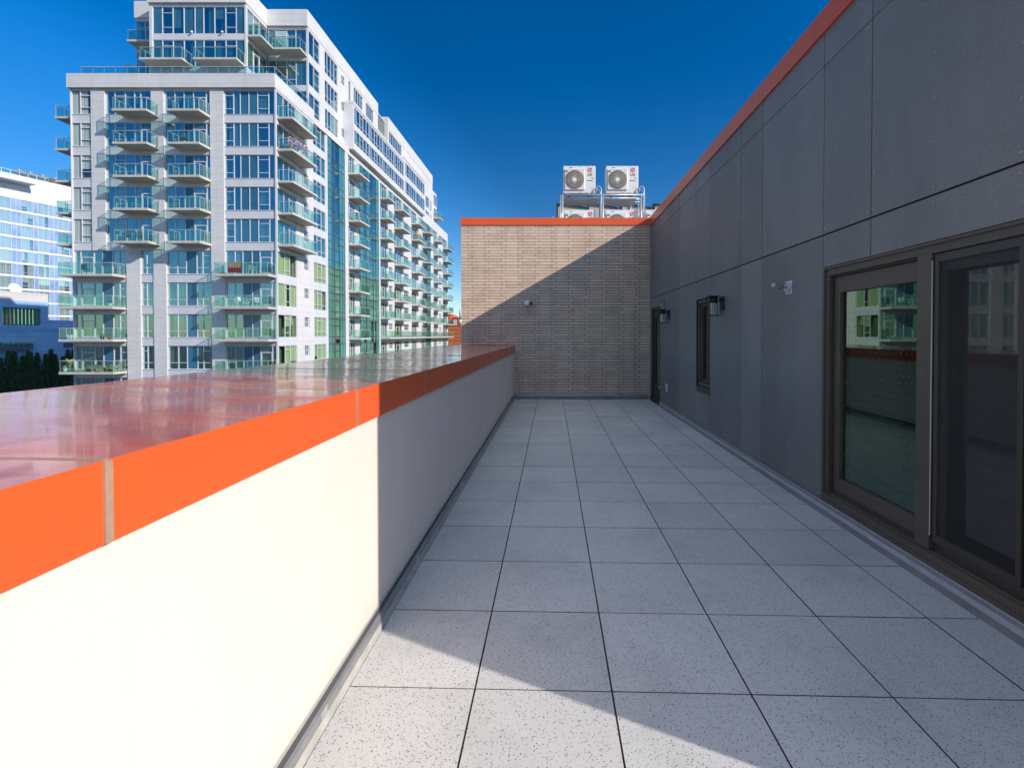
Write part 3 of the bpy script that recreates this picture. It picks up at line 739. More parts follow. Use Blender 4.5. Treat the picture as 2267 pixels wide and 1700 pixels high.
ac_unit(.333, 5.729, 'left of the two white AC units raised on the steel stand')
ac_unit(1.597, 5.729, 'right of the two white AC units raised on the steel stand')
ac_unit(.345, 4.44, 'white AC unit half hidden by orange coping, under the left raised unit')
ac_unit(1.574, 4.44, 'white AC unit half hidden by orange coping, under the right raised unit')
ac_unit(2.765, 4.44, 'white AC unit showing one corner behind the sloping orange roof edge')
t = Thing('steel_stand', (1.4, 14.5, 4.2), 'galvanised tube stand carrying the two raised AC units', 'stand')
m = MB()
for y in (14.22, 14.68): m.tube([(.22, y, 5.69), (2.72, y, 5.69)], .022, 10)
for y in (14.24, 14.66): m.tube([(.26, y, 5.60), (2.66, y, 5.60)], .016, 10)
t.part('top_rail', m, M['steel'])
for x in (.255, .31, 1.44, 1.50, 2.62, 2.68):
    for y in (14.22, 14.68):
        m = MB(); m.tube([(x, y, 4.2), (x, y, 5.70)], .019 if x != .31 else .024, 10); t.part('leg', m, M['steel'])
for x in (.45, 1.2, 1.7, 2.45):
    m = MB(); m.box(x - .02, x + .02, 14.2, 14.7, 5.712, 5.729); t.part('bearer', m, M['steel'])
for (a, b) in ((.36, 1.36), (1.6, 2.48)):
    m = MB(); m.prism([(14.25, 5.585), (14.70, 5.50), (14.70, 5.49), (14.25, 5.575)], 'x', a, b); t.part('drip_tray', m, M['galv'])
for i, (x, nm) in enumerate(((1.30, 'left'), (2.56, 'right'))):
    m = MB(); pts = []
    for q in range(9):
        a = math.pi * (1 - q / 8); pts.append((x + .075 + .075 * math.cos(a) * 1.0, 14.24, 5.83 + .12 * math.sin(a)))
    m.tube([(x - .0, 14.26, 5.80)] + pts + [(x + .155, 14.22, 5.6), (x + .16, 14.2, 4.5)], .013, 8)
    m.tube([(x - .16, 14.24, 5.74), (x + .01, 14.24, 5.83), (x + .06, 14.23, 5.86), (x + .12, 14.22, 5.78), (x + .13, 14.2, 4.5)], .009, 8)
    one('refrigerant_pipe', m, M['galv_light'], 'pale insulated pipe loop dropping from the %s raised AC unit' % nm, 'pipe', 'pipes of the AC units')
m = MB(); m.tube([(2.38, 14.9, 4.2), (2.38, 14.9, 5.55)], .06, 14); m.tube([(2.38, 14.9, 5.55), (2.38, 14.8, 5.62), (2.5, 14.7, 5.66)], .045, 12)
one('vent_pipe', m, M['galv_light'], 'thick pale vertical duct pipe under the right raised AC unit', 'pipe')
for i, x in enumerate((.18, 1.27, 2.43, 3.58)):
    t = Thing('solar_panel', (x + .5, 17, 4.2), 'tilted solar panel behind the AC units, ' + ('leftmost', 'second from left', 'third from left', 'rightmost')[i] + ' of four', 'solar panel', 'tilted solar panels on the roof')
    m = MB(); yb = 17.0
    m.face([(x + .03, yb, 5.0), (x + .98, yb, 5.0), (x + .98, yb, 6.02), (x + .03, yb, 6.14)]); m.face([(x + .03, yb + .02, 5.0), (x + .03, yb + .02, 6.14), (x + .98, yb + .02, 6.02), (x + .98, yb + .02, 5.0)])
    t.part('back_sheet', m, M['beige'])
    m = MB(); m.prism([(x - .02, 6.145), (x + 1.02, 6.025), (x + 1.02, 6.055), (x - .02, 6.19)], 'y', yb - .05, yb + .6)
    m.box(x - .02, x + .029, yb - .03, yb + .05, 5.0, 6.14); m.box(x + .981, x + 1.01, yb - .03, yb + .05, 5.0, 6.02)
    t.part('frame', m, M['black'])
    m = MB(); m.box(x + .2, x + .24, yb + .05, yb + .09, 4.2, 5.9); m.box(x + .8, x + .84, yb + .05, yb + .09, 4.2, 5.9); t.part('support', m, M['steel'])
m = MB(); m.box(0, .12, 14.5, 14.7, 4.2, 5.12); m.box(.0, .18, 14.42, 14.49, 4.7, 4.98)
one('meter_cabinet', m, M['galv_light'], 'small grey meter cabinet at the left foot of the AC stand', 'cabinet')

# ------------------------------------------------------------------ apartment tower
XL, XR, YD = -45.65, -26.15, 46.0
class Fc:
    """a facade plane: along-coordinate a, height z, outward depth d"""
    def __init__(s, kind, pos): s.k = kind; s.p = pos
    def pt(s, a, z, d):
        if s.k == 'front': return (a, s.p - d, z)
        if s.k == 'east': return (s.p + d, a, z)
        return (s.p - d, a, z)
    def box(s, mb, a0, a1, z0, z1, d0, d1, m=0):
        p, q = s.pt(a0, z0, d0), s.pt(a1, z1, d1); mb.box(p[0], q[0], p[1], q[1], p[2], q[2], m)
    def quad(s, mb, a0, a1, z0, z1, d, m=0):
        P = [s.pt(a0, z0, d), s.pt(a1, z0, d), s.pt(a1, z1, d), s.pt(a0, z1, d)]
        if s.k == 'west': P = P[::-1]
        mb.face(P, m)
FR, EA, WE = Fc('front', YD), Fc('east', XR), Fc('west', XL)
def zt(k): return 24.74 - 3.025 * k
def zf(k): return zt(k) - 2.40
WH = 2.25
TW = Thing('apartment_building', ((XL + XR) / 2, 80, GZ), 'tall white apartment block with blue green windows and rows of glass balconies', 'building')
wins = []      # (priority, name, facade, rect, cols, style)
def win(F, a0, a1, z0, z1, cols, name='window', curt=.75, mat='tower_glass', d=0.0, fm='wframe', cm='curtain'):
    """cols: list of (width fraction, [transom fractions], 'g' glass / 's' spandrel glass)"""
    c = Vector(F.pt((a0 + a1) / 2, (z0 + z1) / 2, 0)); nrm = {'front': Vector((0, -1, 0)), 'east': Vector((1, 0, 0)), 'west': Vector((-1, 0, 0))}[F.k]
    v = Vector((0, 0, 1.6)) - c
    wins.append((abs(a1 - a0) * (z1 - z0) * max(.01, v.normalized().dot(nrm)) / v.length_squared, name, F, (a0, a1, z0, z1), cols, curt, mat, d, fm, cm))
def build_win(w, fr, gl, cu):
    _, name, F, (a0, a1, z0, z1), cols, curt, mat, d, fm, cm = w
    b = .055; D0, D1 = d - .17, d - .06
    F.box(fr, a0, a1, z0, z0 + b, D0, D1); F.box(fr, a0, a1, z1 - b, z1, D0, D1)
    a = a0; tot = sum(c[0] for c in cols); W = a1 - a0
    for i, (wf, trs, ty) in enumerate(cols):
        e = a + W * wf / tot
        F.box(fr, a if i == 0 else a - b / 2, a + b / (1 if i == 0 else 2), z0 + b, z1 - b, D0, D1)
        if i == len(cols) - 1: F.box(fr, e - b, e, z0 + b, z1 - b, D0, D1)
        l, r = a + b / (1 if i == 0 else 2), e - (b if i == len(cols) - 1 else b / 2)
        if ty == 'door':       # glazed balcony door with a wider leaf frame
            F.box(fr, l, l + .07, z0 + b, z1 - .62, D0, D1 + .01); F.box(fr, r - .07, r, z0 + b, z1 - .62, D0, D1 + .01)
            F.box(fr, l + .07, r - .07, z1 - .68, z1 - .60, D0, D1 + .01); F.box(fr, l + .07, r - .07, z0 + b, z0 + b + .12, D0, D1 + .01)
        for t in trs:
            zz = z0 + (z1 - z0) * t; F.box(fr, l, r, zz - b / 2, zz + b / 2, D0 + .004, D1 - .004)
        F.quad(gl, l, r, z0 + b, z1 - b, d - .115, 1 if ty == 's' else 0)
        if ty != 's' and random.random() < curt:
            full = random.random() * (.5 if cm == 'blind' else 1)
            x0, x1 = (l, r) if full < .45 else ((l, l + (r - l) * random.uniform(.3, .7)) if full < .75 else (r - (r - l) * random.uniform(.3, .7), r))
            zz = z0 + b if random.random() < (.9 if cm == 'blind' else .75) else z0 + (z1 - z0) * random.uniform(.2, .6)
            F.quad(cu, x0, x1, zz, z1 - b, d - .15 - random.uniform(.02, .05 if cm == 'blind' else .2), 0)
        a = e
wall, spn, core = MB(), MB(), MB()
def pier(F, a0, a1, z0, z1, d=0.0, mb=None): F.box(mb or wall, a0, a1, z0, z1, -.55, d)
ZBASE = GZ
# dark cores that close the rooms behind the facades
core.box(XL + .56, XR - .56, YD + .56, 121, GZ, 25.6)
# --- front facade
C3 = [(.2, [], 'g'), (.22, [.78, .3], 'g'), (.2, [], 'g'), (.13, [], 'g'), (.25, [], 'door')]
C3b = [(.22, [], 'g'), (.2, [], 'g'), (.2, [], 's'), (.28, [], 'door'), (.1, [], 'g')]
C4 = [(.18, [.80, .25], 'g'), (.13, [], 'g'), (.17, [], 's'), (.17, [], 's'), (.22, [.80, .25], 'g'), (.13, [], 'g')]
C1 = [(.45, [], 'g'), (.55, [.78, .28], 'g')]
C1L = [(.12, [], 'g'), (.26, [], 'door'), (.16, [], 'g'), (.2, [], 's'), (.13, [], 'g'), (.16, [.72], 'g')]
CN = [(.4, [.78, .28], 'g'), (.6, [.28], 'g')]
C3L = [(.25, [.28], 'g'), (.22, [.28], 'g'), (.26, [], 's'), (.15, [.28], 'g'), (.24, [.78, .28], 'g')]
C4D = [(.2, [.3], 'g'), (.17, [], 'g'), (.2, [], 's'), (.17, [], 's'), (.26, [], 'door'), (.1, [], 'g')]
zlow = zt(5) + .02
NF = 12
for a0, a1, hi in ((-43.70, -42.42, 1), (-38.0, -36.82, 1), (-32.42, -31.14, 2)):
    pier(FR, a0, a1, zt(5) if hi == 1 else ZBASE, 24.9)
for a0, a1 in ((-40.5, -39.19), (-37.92, -36.72)): pier(FR, a0, a1, ZBASE, zt(5))
for k in range(NF):
    z1, z0 = zt(k), zt(k) - WH
    up = k <= 4
    bays = [(-45.58, -43.70, C1, .95), (-42.42, -38.0, C3, .7), (-36.82, -32.42, C3b, .7), (-31.14, -26.30, C4, .6)] if up else \
           [(-45.58, -40.5, C1L, .6), (-39.19, -37.92, CN, .7), (-36.72, -32.42, C3L, .6), (-31.14, -26.30, C4D if k <= 8 else C4, .5)]
    for a0, a1, cols, cu in bays:
        pale = (up and a0 < -45)
        win(FR, a0, a1, z0, z1, cols, curt=1 if pale else cu + .2, d=0.0 if pale else -.09, mat='pale_glass' if pale else 'tower_glass', cm='blind' if pale else 'curtain')
        if up and k == 4 and a0 < -38 and a0 > -43: pass
        pz = zt(k + 1); FR.box(spn, a0, a1, pz, z0, -.55, -.09)
        FR.box(spn, a0, a1, z0 - .03, z0, -.09, -.05)
# corner posts, shared by the front and the side
wall.box(XL, XL + .07, YD, YD + .55, GZ, 24.9); spn.box(-26.30, XR, YD - .0, YD + .14, GZ, 24.9)
FR.box(spn, XL + .07, -26.30, 24.74, 24.9, -.55, -.092)
# cornice of the lower block
wall.box(XL - .12, XR + .03, YD - .22, YD + .55, 24.9, 26.2); wall.box(XR - .5, XR + .03, YD + .55, 53.3, 24.9, 26.2); wall.box(XL - .12, XL + .4, YD + .55, 60, 24.9, 26.2)
# --- west facade
pier(WE, YD + .55, 121, ZBASE, 24.9)
# --- east facade
CE = [(.36, [], 'g'), (.27, [], 'g'), (.37, [.72], 'g')]
CEL = [(.38, [], 'g'), (.26, [.8, .22], 'g'), (.36, [], 'g')]
CS = [(.5, [.5], 'g'), (.5, [.5], 'g')]
C2 = [(.3, [.25], 'g'), (.35, [.8, .25], 'g'), (.35, [.25], 'g')]
def east_bay(y0, y1, cols, k0=0, k1=NF, name='window', curt=.75, h=WH, sp=True):
    for k in range(k0, k1):
        lo = k >= 5 and name == 'window'
        win(EA, y0, y1, zt(k) - h, zt(k), cols, name, curt, 'green_glass' if k >= 5 else 'tower_glass', cm='blind' if lo else 'curtain')
        if sp: EA.box(spn, y0, y1, zt(k + 1), zt(k) - h, -.55, -.03)
def small_col(y0, y1, s0, s1, k0=0, k1=NF):
    """white wall column with one small window per storey"""
    pier(EA, y0, s0, GZ, 24.74); pier(EA, s1, y1, GZ, 24.74)
    for k in range(k0, k1):
        win(EA, s0, s1, zt(k) - 1.15, zt(k) - .1, CS, 'small_window', .3, d=-.04)
        EA.box(wall, s0, s1, zt(k + 1) - .1, zt(k) - 1.15, -.55, 0)
    EA.box(wall, s0, s1, 24.64, 24.74, -.55, 0)
for k in range(NF):
    win(EA, YD + .14, 49.6, zt(k) - WH, zt(k), CE if k <= 4 else CEL, curt=.95, mat='tower_glass' if k <= 4 else 'green_glass', cm='curtain' if k <= 4 else 'blind')
    EA.box(spn, YD + .14, 49.6, zt(k + 1), zt(k) - WH, -.55, -.03)
EA.box(spn, YD + .14, 53.3, 24.74, 24.9, -.55, -.02)
small_col(49.6, 53.12, 51.06, 52.05)
east_bay(53.12, 56.05, C2, curt=.85)
pier(EA, 56.05, 56.5, GZ, 24.74, -.01, spn)
CW = [(.22, [.28, .72], 's'), (.16, [.28, .72], 'g'), (.3, [.28, .72], 'g'), (.16, [.28], 's'), (.16, [.28], 's')]
for k in range(NF): win(EA, 56.5, 61.1, zt(k + 1), zt(k), CW, 'curtain_wall', .85, 'curtain_glass' if k < 5 else 'green_wall_glass', d=.08, fm='dkframe', cm='curtain' if k < 5 else 'blind')
pier(EA, 61.1, 62.05, GZ, 24.74, .06)
DB = [(.3, [], 'g'), (.4, [], 'door'), (.3, [], 'g')]
east_bay(62.05, 64.2, DB, name='balcony_window', curt=.5)
pier(EA, 64.2, 65.7, GZ, 24.74)
CW2 = [(.2, [.3, .7], 's'), (.15, [.3, .7], 'g'), (.15, [.3, .7], 's'), (.2, [.3, .7], 'g'), (.15, [.3], 'g'), (.15, [.3], 's')]
for k in range(NF): win(EA, 65.7, 73.0, zt(k + 1), zt(k), CW2, 'curtain_wall', .85, 'curtain_glass' if k < 5 else 'green_wall_glass', d=.08, fm='dkframe', cm='curtain' if k < 5 else 'blind')
pier(EA, 73.0, 73.6, GZ, 24.74, .05)
east_bay(73.6, 76.6, DB, name='balcony_window', curt=.6); small_col(76.6, 80.2, 77.6, 79.3)
east_bay(80.2, 84.2, DB, name='balcony_window', curt=.6); small_col(84.2, 90.0, 85.5, 88.3)
east_bay(90.0, 93.4, DB, name='balcony_window', curt=.6); pier(EA, 93.4, 95.6, GZ, 24.74)
pier(EA, 95.6, 97.2, GZ, 24.74, -.2, spn); east_bay(97.2, 100.2, DB, name='balcony_window', curt=.6)
for k in range(NF): win(EA, 100.2, 104.2, zt(k + 1), zt(k), CW[:4], 'curtain_wall', .85, 'curtain_glass' if k < 5 else 'green_wall_glass', d=.08, fm='dkframe', cm='curtain' if k < 5 else 'blind')
pier(EA, 104.2, 106.6, GZ, 24.74); east_bay(106.6, 110, DB, name='balcony_window', curt=.6)
small_col(110, 115.8, 112, 114); east_bay(115.8, 120.4, DB, name='balcony_window', curt=.6); pier(EA, 120.4, 121.0, GZ, 24.74)
wall.box(XL, XR, 121.0, 121.3, GZ, 26.6)
# band on top of the lower side wall
wall.box(XR - .56, XR + .10, 53.3, 62.2, 24.74, 25.45); wall.box(XR - .56, XR + .04, 62.2, 121.0, 24.74, 25.5)
wall.box(XR - .56, XR + .05, 98.0, 121.0, 25.5, 26.7)
rf = MB(); rf.box(XL + .4, XR - .56, YD + .55, 121.0, 25.6, 25.9)
# --- upper tower
XU, ZC0, ZC1 = -26.78, 35.36, 37.12
UE = Fc('east', XU)
core.box(-43.9, XU - .56, 54.0, 110, 25.9, 36.0); core.box(-40.5, -32.0, 50.3, 54.0, 25.9, 36.0)
uz = [35.06, 31.72, 28.38]; UH = 2.5
def ubay(F, a0, a1, rows, cols, name='window', h=UH, curt=.75, bot=26.0, d=0):
    for i, z in enumerate(rows):
        win(F, a0, a1, z - h, z, cols, name, curt, d=d)
        nz = rows[i + 1] if i + 1 < len(rows) else bot
        F.box(spn if name == 'window' else wall, a0, a1, nz, z - h, -.55, d - .03 if name == 'window' else d)
    F.box(wall, a0, a1, rows[0], ZC0, -.55, d)
U2 = [(.5, [], 'g'), (.5, [.75, .3], 'g')]; U4 = [(.22, [.28], 'g'), (.26, [.28], 'g'), (.26, [.28], 'g'), (.26, [.75, .28], 'g')]
ubay(UE, 53.56, 56.1, uz, U2); pier(UE, 56.1, 57.3, 25.9, ZC0); ubay(UE, 57.3, 60.8, uz, U4); pier(UE, 60.8, 61.8, 25.9, ZC0)
ubay(UE, 61.8, 62.8, [z - .4 for z in uz], CS, 'small_window', 1.1, .3); pier(UE, 62.8, 64.0, 25.9, ZC0)
ubay(UE, 64.0, 64.7, uz[:1], [(1, [.3], 'g')], 'small_window', 2.6, .3, 31.4); pier(UE, 64.7, 65.6, 31.3, ZC0)
ubay(UE, 65.6, 68.8, uz[:1], U4, h=2.6, bot=31.4); pier(UE, 68.8, 69.9, 31.3, ZC0); ubay(UE, 69.9, 72.9, uz[:1], U4, h=2.6, bot=31.4); pier(UE, 72.9, 74.7, 25.9, ZC0)
wall.box(XU - .55, XU + .04, 53.4, 74.7, ZC0, ZC1)
# notch
wall.box(XU - 3.2, XU - 2.6, 74.7, 79.2, 25.9, 36.9); wall.box(XU - 2.6, XU - .55, 79.2, 79.7, 25.9, ZC1); wall.box(XU - 2.6, XU - .55, 74.2, 74.7, 25.9, ZC1)
pier(UE, 79.2, 79.8, 25.9, ZC0); ubay(UE, 79.8, 86.4, uz[:1], U4 + U4[:2], bot=32.0); pier(UE, 86.4, 108.6, 31.5, ZC0); pier(UE, 98, 108.6, 25.9, 31.5)
wall.box(XU - .55, XU + .04, 79.2, 108.6, ZC0, ZC1); wall.box(-44, XU - .55, 108.2, 108.6, 25.9, ZC1)
# bays on the side of the tower
XB = -25.5; BE = Fc('east', XB); bw_, bs = wall, spn
for y0, y1, ztop, rows in ((62.3, 84.0, 31.6, (31.0, 28.1)), (84.0, 97.5, 32.4, (31.6, 28.5))):
    bs.box(XU + .02, XB, y0, y0 + .35, 26.2, ztop - .35); bw_.box(XU + .02, XB + .04, y0 - .02, y1, ztop - .35, ztop)
    bw_.box(XU + .02, XB + .02, y0 - .02, y1, 25.46, 26.2)
    bw_.box(XB - .55, XB, y1 - .35, y1, 26.2, ztop - .35)
    core.box(XU + .02, XB - .56, y0 + .35, y1 - .35, 26.2, ztop - .35)
    y = y0 + .35; n = 4 if y0 < 80 else 2; stp = (y1 - .35 - y) / n
    for q in range(n):
        a, b = y + stp * q, y + stp * (q + 1)
        for i, z in enumerate(rows):
            zb = z - 2.2 if i == 0 else 26.2 + .1
            win(BE, a, b, zb, z, [(.14, [], 's'), (.24, [.25], 'g'), (.2, [.75, .25], 'g'), (.22, [.25], 'g'), (.2, [.25], 'g')], 'window', .7)
            BE.box(spn, a, b, z, (ztop - .35) if i == 0 else rows[0] - 2.2, -.55, -.03)
        BE.box(spn, a, b, 26.2, 26.3, -.55, -.03)
# white upright with windows beyond the bays
for y0, y1 in ((99.2, 100.4), (102, 104.8), (106, 107)):
    for z in (31.0, 28.0): win(Fc('east', XU + .03), y0, y1, z - 2, z, CS, 'small_window', .5, d=.2)
wall.box(XU - 4, XU + .1, 108.6, 112, 25.9, 33.9)
for z in (33.2, 30.2): win(Fc('east', XU + .12), 109, 111.7, z - 2.1, z, U2, 'window', .6, d=.2)
# --- penthouse fronts
P1, P2, P0 = Fc('front', 49.7), Fc('front', 53.4), Fc('front', 52.0)
PX0, PX1 = -41.12, -31.2
def pfront(F, xs, rows, h):
    for i, z in enumerate(rows):
        for a0, a1, cols in xs:
            win(F, a0, a1, z - h, z, cols, 'window', .85)
            nz = rows[i + 1] if i + 1 < len(rows) else 25.9
            F.box(spn, a0, a1, nz, z - h, -.55, -.03)
PC = [(.1, [], 's'), (.11, [.78, .25], 'g'), (.115, [], 'g'), (.115, [], 'g'), (.09, [], 's'), (.115, [], 'g'), (.115, [], 'g'), (.11, [.78, .25], 'g'), (.09, [], 's')]
pfront(P1, [(PX0 + .3, PX1 - .2, PC)], uz, 2.75)
pier(P1, PX0, PX0 + .3, 25.9, ZC0, 0, spn); spn.box(PX1 - .2, PX1, 49.7, 49.9, 25.9, ZC0)
P1.box(wall, PX0, PX1 - .2, uz[0], ZC0, -.55, -.01)
wall.box(PX0 - .05, PX1 + .05, 49.5, 50.3, ZC0, ZC1); wall.box(PX1 - .6, PX1 + .05, 50.3, 53.35, ZC0, ZC1); wall.box(PX0 - .05, PX0 + .4, 50.3, 53.4, 25.9, ZC1)
P1E = Fc('east', PX1)
for i, z in enumerate(uz):
    win(P1E, 49.9, 53.38, z - 2.75, z, [(.3, [], 'g'), (.3, [], 'door'), (.4, [], 'g')], 'window', .6)
    P1E.box(spn, 49.9, 53.38, (uz[i + 1] if i < 2 else 25.9), z - 2.75, -.55, -.03)
P1E.box(wall, 49.9, 53.35, uz[0], ZC0, -.55, -.01)
pfront(P2, [(PX1 + .02, XU - .2, [(.2, [], 's'), (.28, [.75, .25], 'g'), (.24, [.75, .25], 'g'), (.28, [], 'g')])], uz, 2.75)
spn.box(XU - .2, XU, 53.4, 53.56, 25.9, ZC0); P2.box(wall, PX1 + .02, XU - .2, uz[0], ZC0, -.55, -.01)
wall.box(PX1 + .06, XU + .02, 53.2, 53.95, ZC0, ZC1)
pfront(P0, [(-44.5, PX0 - .1, [(.3, [.75], 'g'), (.4, [], 'door'), (.3, [], 'g')])], uz, 2.75)
wall.box(-44.55, PX0 - .06, 51.9, 60, ZC0, ZC1); wall.box(-44.5, -43.9, 52.56, 108, 25.9, ZC0); core.box(-43.9, PX0 - .1, 52.6, 54, 25.9, 36)
P0.box(wall, -44.5, PX0 - .1, uz[0], ZC0, -.55, -.01)
rf.box(-43.9, XU - .56, 54, 108.2, 36.2, 36.5); rf.box(-41, -32, 50.3, 54, 36.1, 36.4)
wall.add(spn, 1); TW.part('wall', wall, [M['panel'], M['spandrel']]); TW.part('interior', core, M['room']); TW.part('roof', rf, M['roof'])
# windows: the largest in the picture one by one, the remaining far ones as one
for nm in ('window', 'curtain_wall', 'balcony_window', 'small_window'):
    ws = sorted([q for q in wins if q[1] == nm], key=lambda q: -q[0])
    rest = (MB(), MB(), MB()); lim = 98 if nm == 'window' else 60
    for i, q in enumerate(ws):
        gm = [M[q[6]], M[{'curtain_glass': 'tealpanel', 'green_wall_glass': 'greenpanel'}.get(q[6], 'bluepanel')]]
        if i < lim:
            fr, gl, cu = MB(), MB(), MB(); build_win(q, fr, gl, cu)
            o = TW.part(nm, fr, M[q[8]]); TW.part('pane', gl, gm, o); TW.part('curtain', cu, M[q[9]], o)
        else: build_win(q, *rest)
    if rest[0].f:
        o = TW.part(nm, rest[0], M[ws[-1][8]], kind='stuff'); TW.part('pane', rest[1], [M[ws[-1][6]], M['bluepanel']], o, kind='stuff'); TW.part('curtain', rest[2], M['curtain'], o, kind='stuff')
# balconies
def balcony(F, a0, a1, z, dep=1.45, d0=.0, sides='both', posts=True):
    """z: top of slab; glass guard on the front and both ends"""
    m = MB(); F.box(m, a0, a1, z - .21, z, d0 + .002, d0 + dep); o = TW.part('balcony', m, M['slab'], bevel=.01)
    g, r = MB(), MB(); e = .06; h = 1.02
    F.quad(g, a0 + e, a1 - e, z + .06, z + h - .02, d0 + dep - e)
    def side(a):
        p = [F.pt(a, z + .06, d0 + .08), F.pt(a, z + .06, d0 + dep - e), F.pt(a, z + h - .02, d0 + dep - e), F.pt(a, z + h - .02, d0 + .08)]; g.face(p)
    n = max(2, int(round(abs(a1 - a0) / 1.05)))
    for q in range(n + 1):
        a = a0 + e + (a1 - a0 - 2 * e) * q / n; F.box(r, a - .02, a + .02, z, z + h, d0 + dep - e - .045, d0 + dep - e - .012)
    F.box(r, a0 + e - .025, a1 - e + .025, z + h, z + h + .04, d0 + dep - e - .05, d0 + dep - e + .01)
    for a, s in ((a0 + e, 1), (a1 - e, -1)):
        side(a); F.box(r, a - .025, a + .025, z + h, z + h + .04, d0 + .02, d0 + dep - e - .052)
        F.box(r, a + s * .012, a + s * .045, z, z + h, d0 + .06, d0 + .1); F.box(r, a + s * .012, a + s * .045, z, z + h, d0 + dep * .5, d0 + dep * .5 + .04)
    TW.part('railing', r, M['rail'], o); TW.part('glass_panel', g, M['rail_glass'], o)
for k in range(5):
    balcony(FR, -40.42, -37.2, zf(k)); balcony(FR, -35.4, -32.4, zf(k)); balcony(WE, 46.25, 50.2, zf(k) + .05, 1.75)
    balcony(EA, YD + .2, 51.1, zf(k), 1.45)
for k in range(5, 9):
    balcony(FR, -45.62, -40.55, zf(k)); balcony(FR, -31.2, -26.2, zf(k))
for k in range(9): balcony(EA, 62.1, 65.4, zf(k), 1.5, .07)
for y0, y1 in ((73.4, 76.5), (80.2, 84.6), (90, 94), (97.7, 100.9), (106.8, 110.2), (115.9, 120.8)):
    for k in range(7): balcony(EA, y0, y1, zf(k), 1.5, .06)
for k in (7, 8): balcony(EA, 73.4, 120.8, zf(k), 1.5, .06)
balcony(P1, -41.0, -36.7, 29.1); balcony(P1, -35.65, -31.3, 29.1)
balcony(P1E, 49.8, 53.2, 32.3, 1.4); balcony(P2, -29.7, -26.9, 32.3, 1.4)
balcony(P0, -44.4, -41.3, 32.4, 1.2); balcony(Fc('west', -44.5), 52.3, 56, 29.6, 1.6)
balcony(Fc('east', XU + .1), 108.9, 111.8, 28.0, 1.6)
# glass guard round the lower roof
g, r = MB(), MB(); zr = 26.2
g.face([(XL + .6, YD + .5, zr + .05), (XR - .4, YD + .5, zr + .05), (XR - .4, YD + .5, zr + .95), (XL + .6, YD + .5, zr + .95)])
g.face([(XR - .4, YD + .5, zr + .05), (XR - .4, 53.2, zr + .05), (XR - .4, 53.2, zr + .95), (XR - .4, YD + .5, zr + .95)])
for q in range(18):
    x = XL + .6 + (XR - XL - 1.0) * q / 17; r.box(x - .02, x + .02, YD + .52, YD + .56, zr - .4, zr + .98)
for q in range(1, 6):
    y = YD + .5 + 6.7 * q / 5; r.box(XR - .46, XR - .42, y - .02, y + .02, zr - .4, zr + .98)
r.box(XL + .57, XR - .37, YD + .47, YD + .53, zr + .981, zr + 1.02); r.box(XR - .43, XR - .37, YD + .53, 53.2, zr + .981, zr + 1.02)
o = TW.part('roof_railing', r, M['rail']); TW.part('glass_panel', g, M['rail_glass'], o)
for (x, y, z) in ((-36.7, 49.66, 32.4), (-33.6, 49.66, 32.4), (-28.9, 53.36, 35.45), (-31.4, 51.2, 35.3)):
    m = MB(); m.ball((x, y - .1, z), .11, 10, 6); m.box(x - .03, x + .03, y - .03, y + .05, z + .06, z + .14); TW.part('wall_light', m, M['white'])
t = Thing('roof_hatch', (-29.9, 56, 36.5), 'white rooftop housing with two dark louvres on the white tower', 'vent')
m = MB(); m.box(-31.2, -28.2, 55.4, 58.5, 36.5, 37.75); m.box(-31.35, -28.1, 55.25, 58.6, 37.75, 37.95); t.part('housing', m, M['panel'])
for a, b in ((-31.0, -29.8), (-29.65, -28.4)):
    m = MB(); m.box(a, b, 55.36, 55.398, 36.9, 37.7); t.part('louvre', m, M['room'])

# ------------------------------------------------------------------ things standing on the tower's balconies
def chair(x, y, z, rot, mat, label, group=None, s=1.0):
    t = Thing('balcony_chair', (x, y, z), label, 'chair', group)
    c, sn = math.cos(rot), math.sin(rot)
    def B(x0, x1, y0, y1, z0, z1):
        m = MB(); m.box(x0, x1, y0, y1, z0, z1); m.v = [(x + s * (a * c - b * sn), y + s * (a * sn + b * c), z + s * q) for a, b, q in m.v]; return m
    t.part('seat', B(-.25, .25, -.25, .25, .40, .45), mat); t.part('backrest', B(-.25, .25, .2, .25, .45, .92), mat)
    for a, b in ((-.24, -.24), (.2, -.24), (-.24, .2), (.2, .2)): t.part('leg', B(a, a + .04, b, b + .04, 0, .40), mat)
    for a in (-.25, .21): t.part('armrest', B(a, a + .04, -.22, .2, .62, .66), mat)
    return t.o
z6, z5, z8 = zf(6), zf(5), zf(8)
t = Thing('bistro_table', (-28.55, 45.1, z6), 'white folding bistro table with crossed legs on the seventh level corner balcony', 'table')
m = MB(); m.box(-28.95, -28.15, 44.85, 45.4, z6 + .70, z6 + .74); t.part('tabletop', m, M['white'])
for y in (44.9, 45.33):
    for s in (-1, 1):
        m = MB(); m.tube([(-28.55 - .3 * s, y, z6), (-28.55 + .28 * s, y, z6 + .70)], .028, 6); t.part('leg', m, M['white'])
chair(-29.5, 45.15, z6, R(-90), M['white'], 'white garden chair left of the white folding bistro table')
chair(-27.5, 45.15, z6, R(60), M['galv_light'], 'pale grey chair right of the white folding bistro table')
m = MB(); y = YD - 1.44
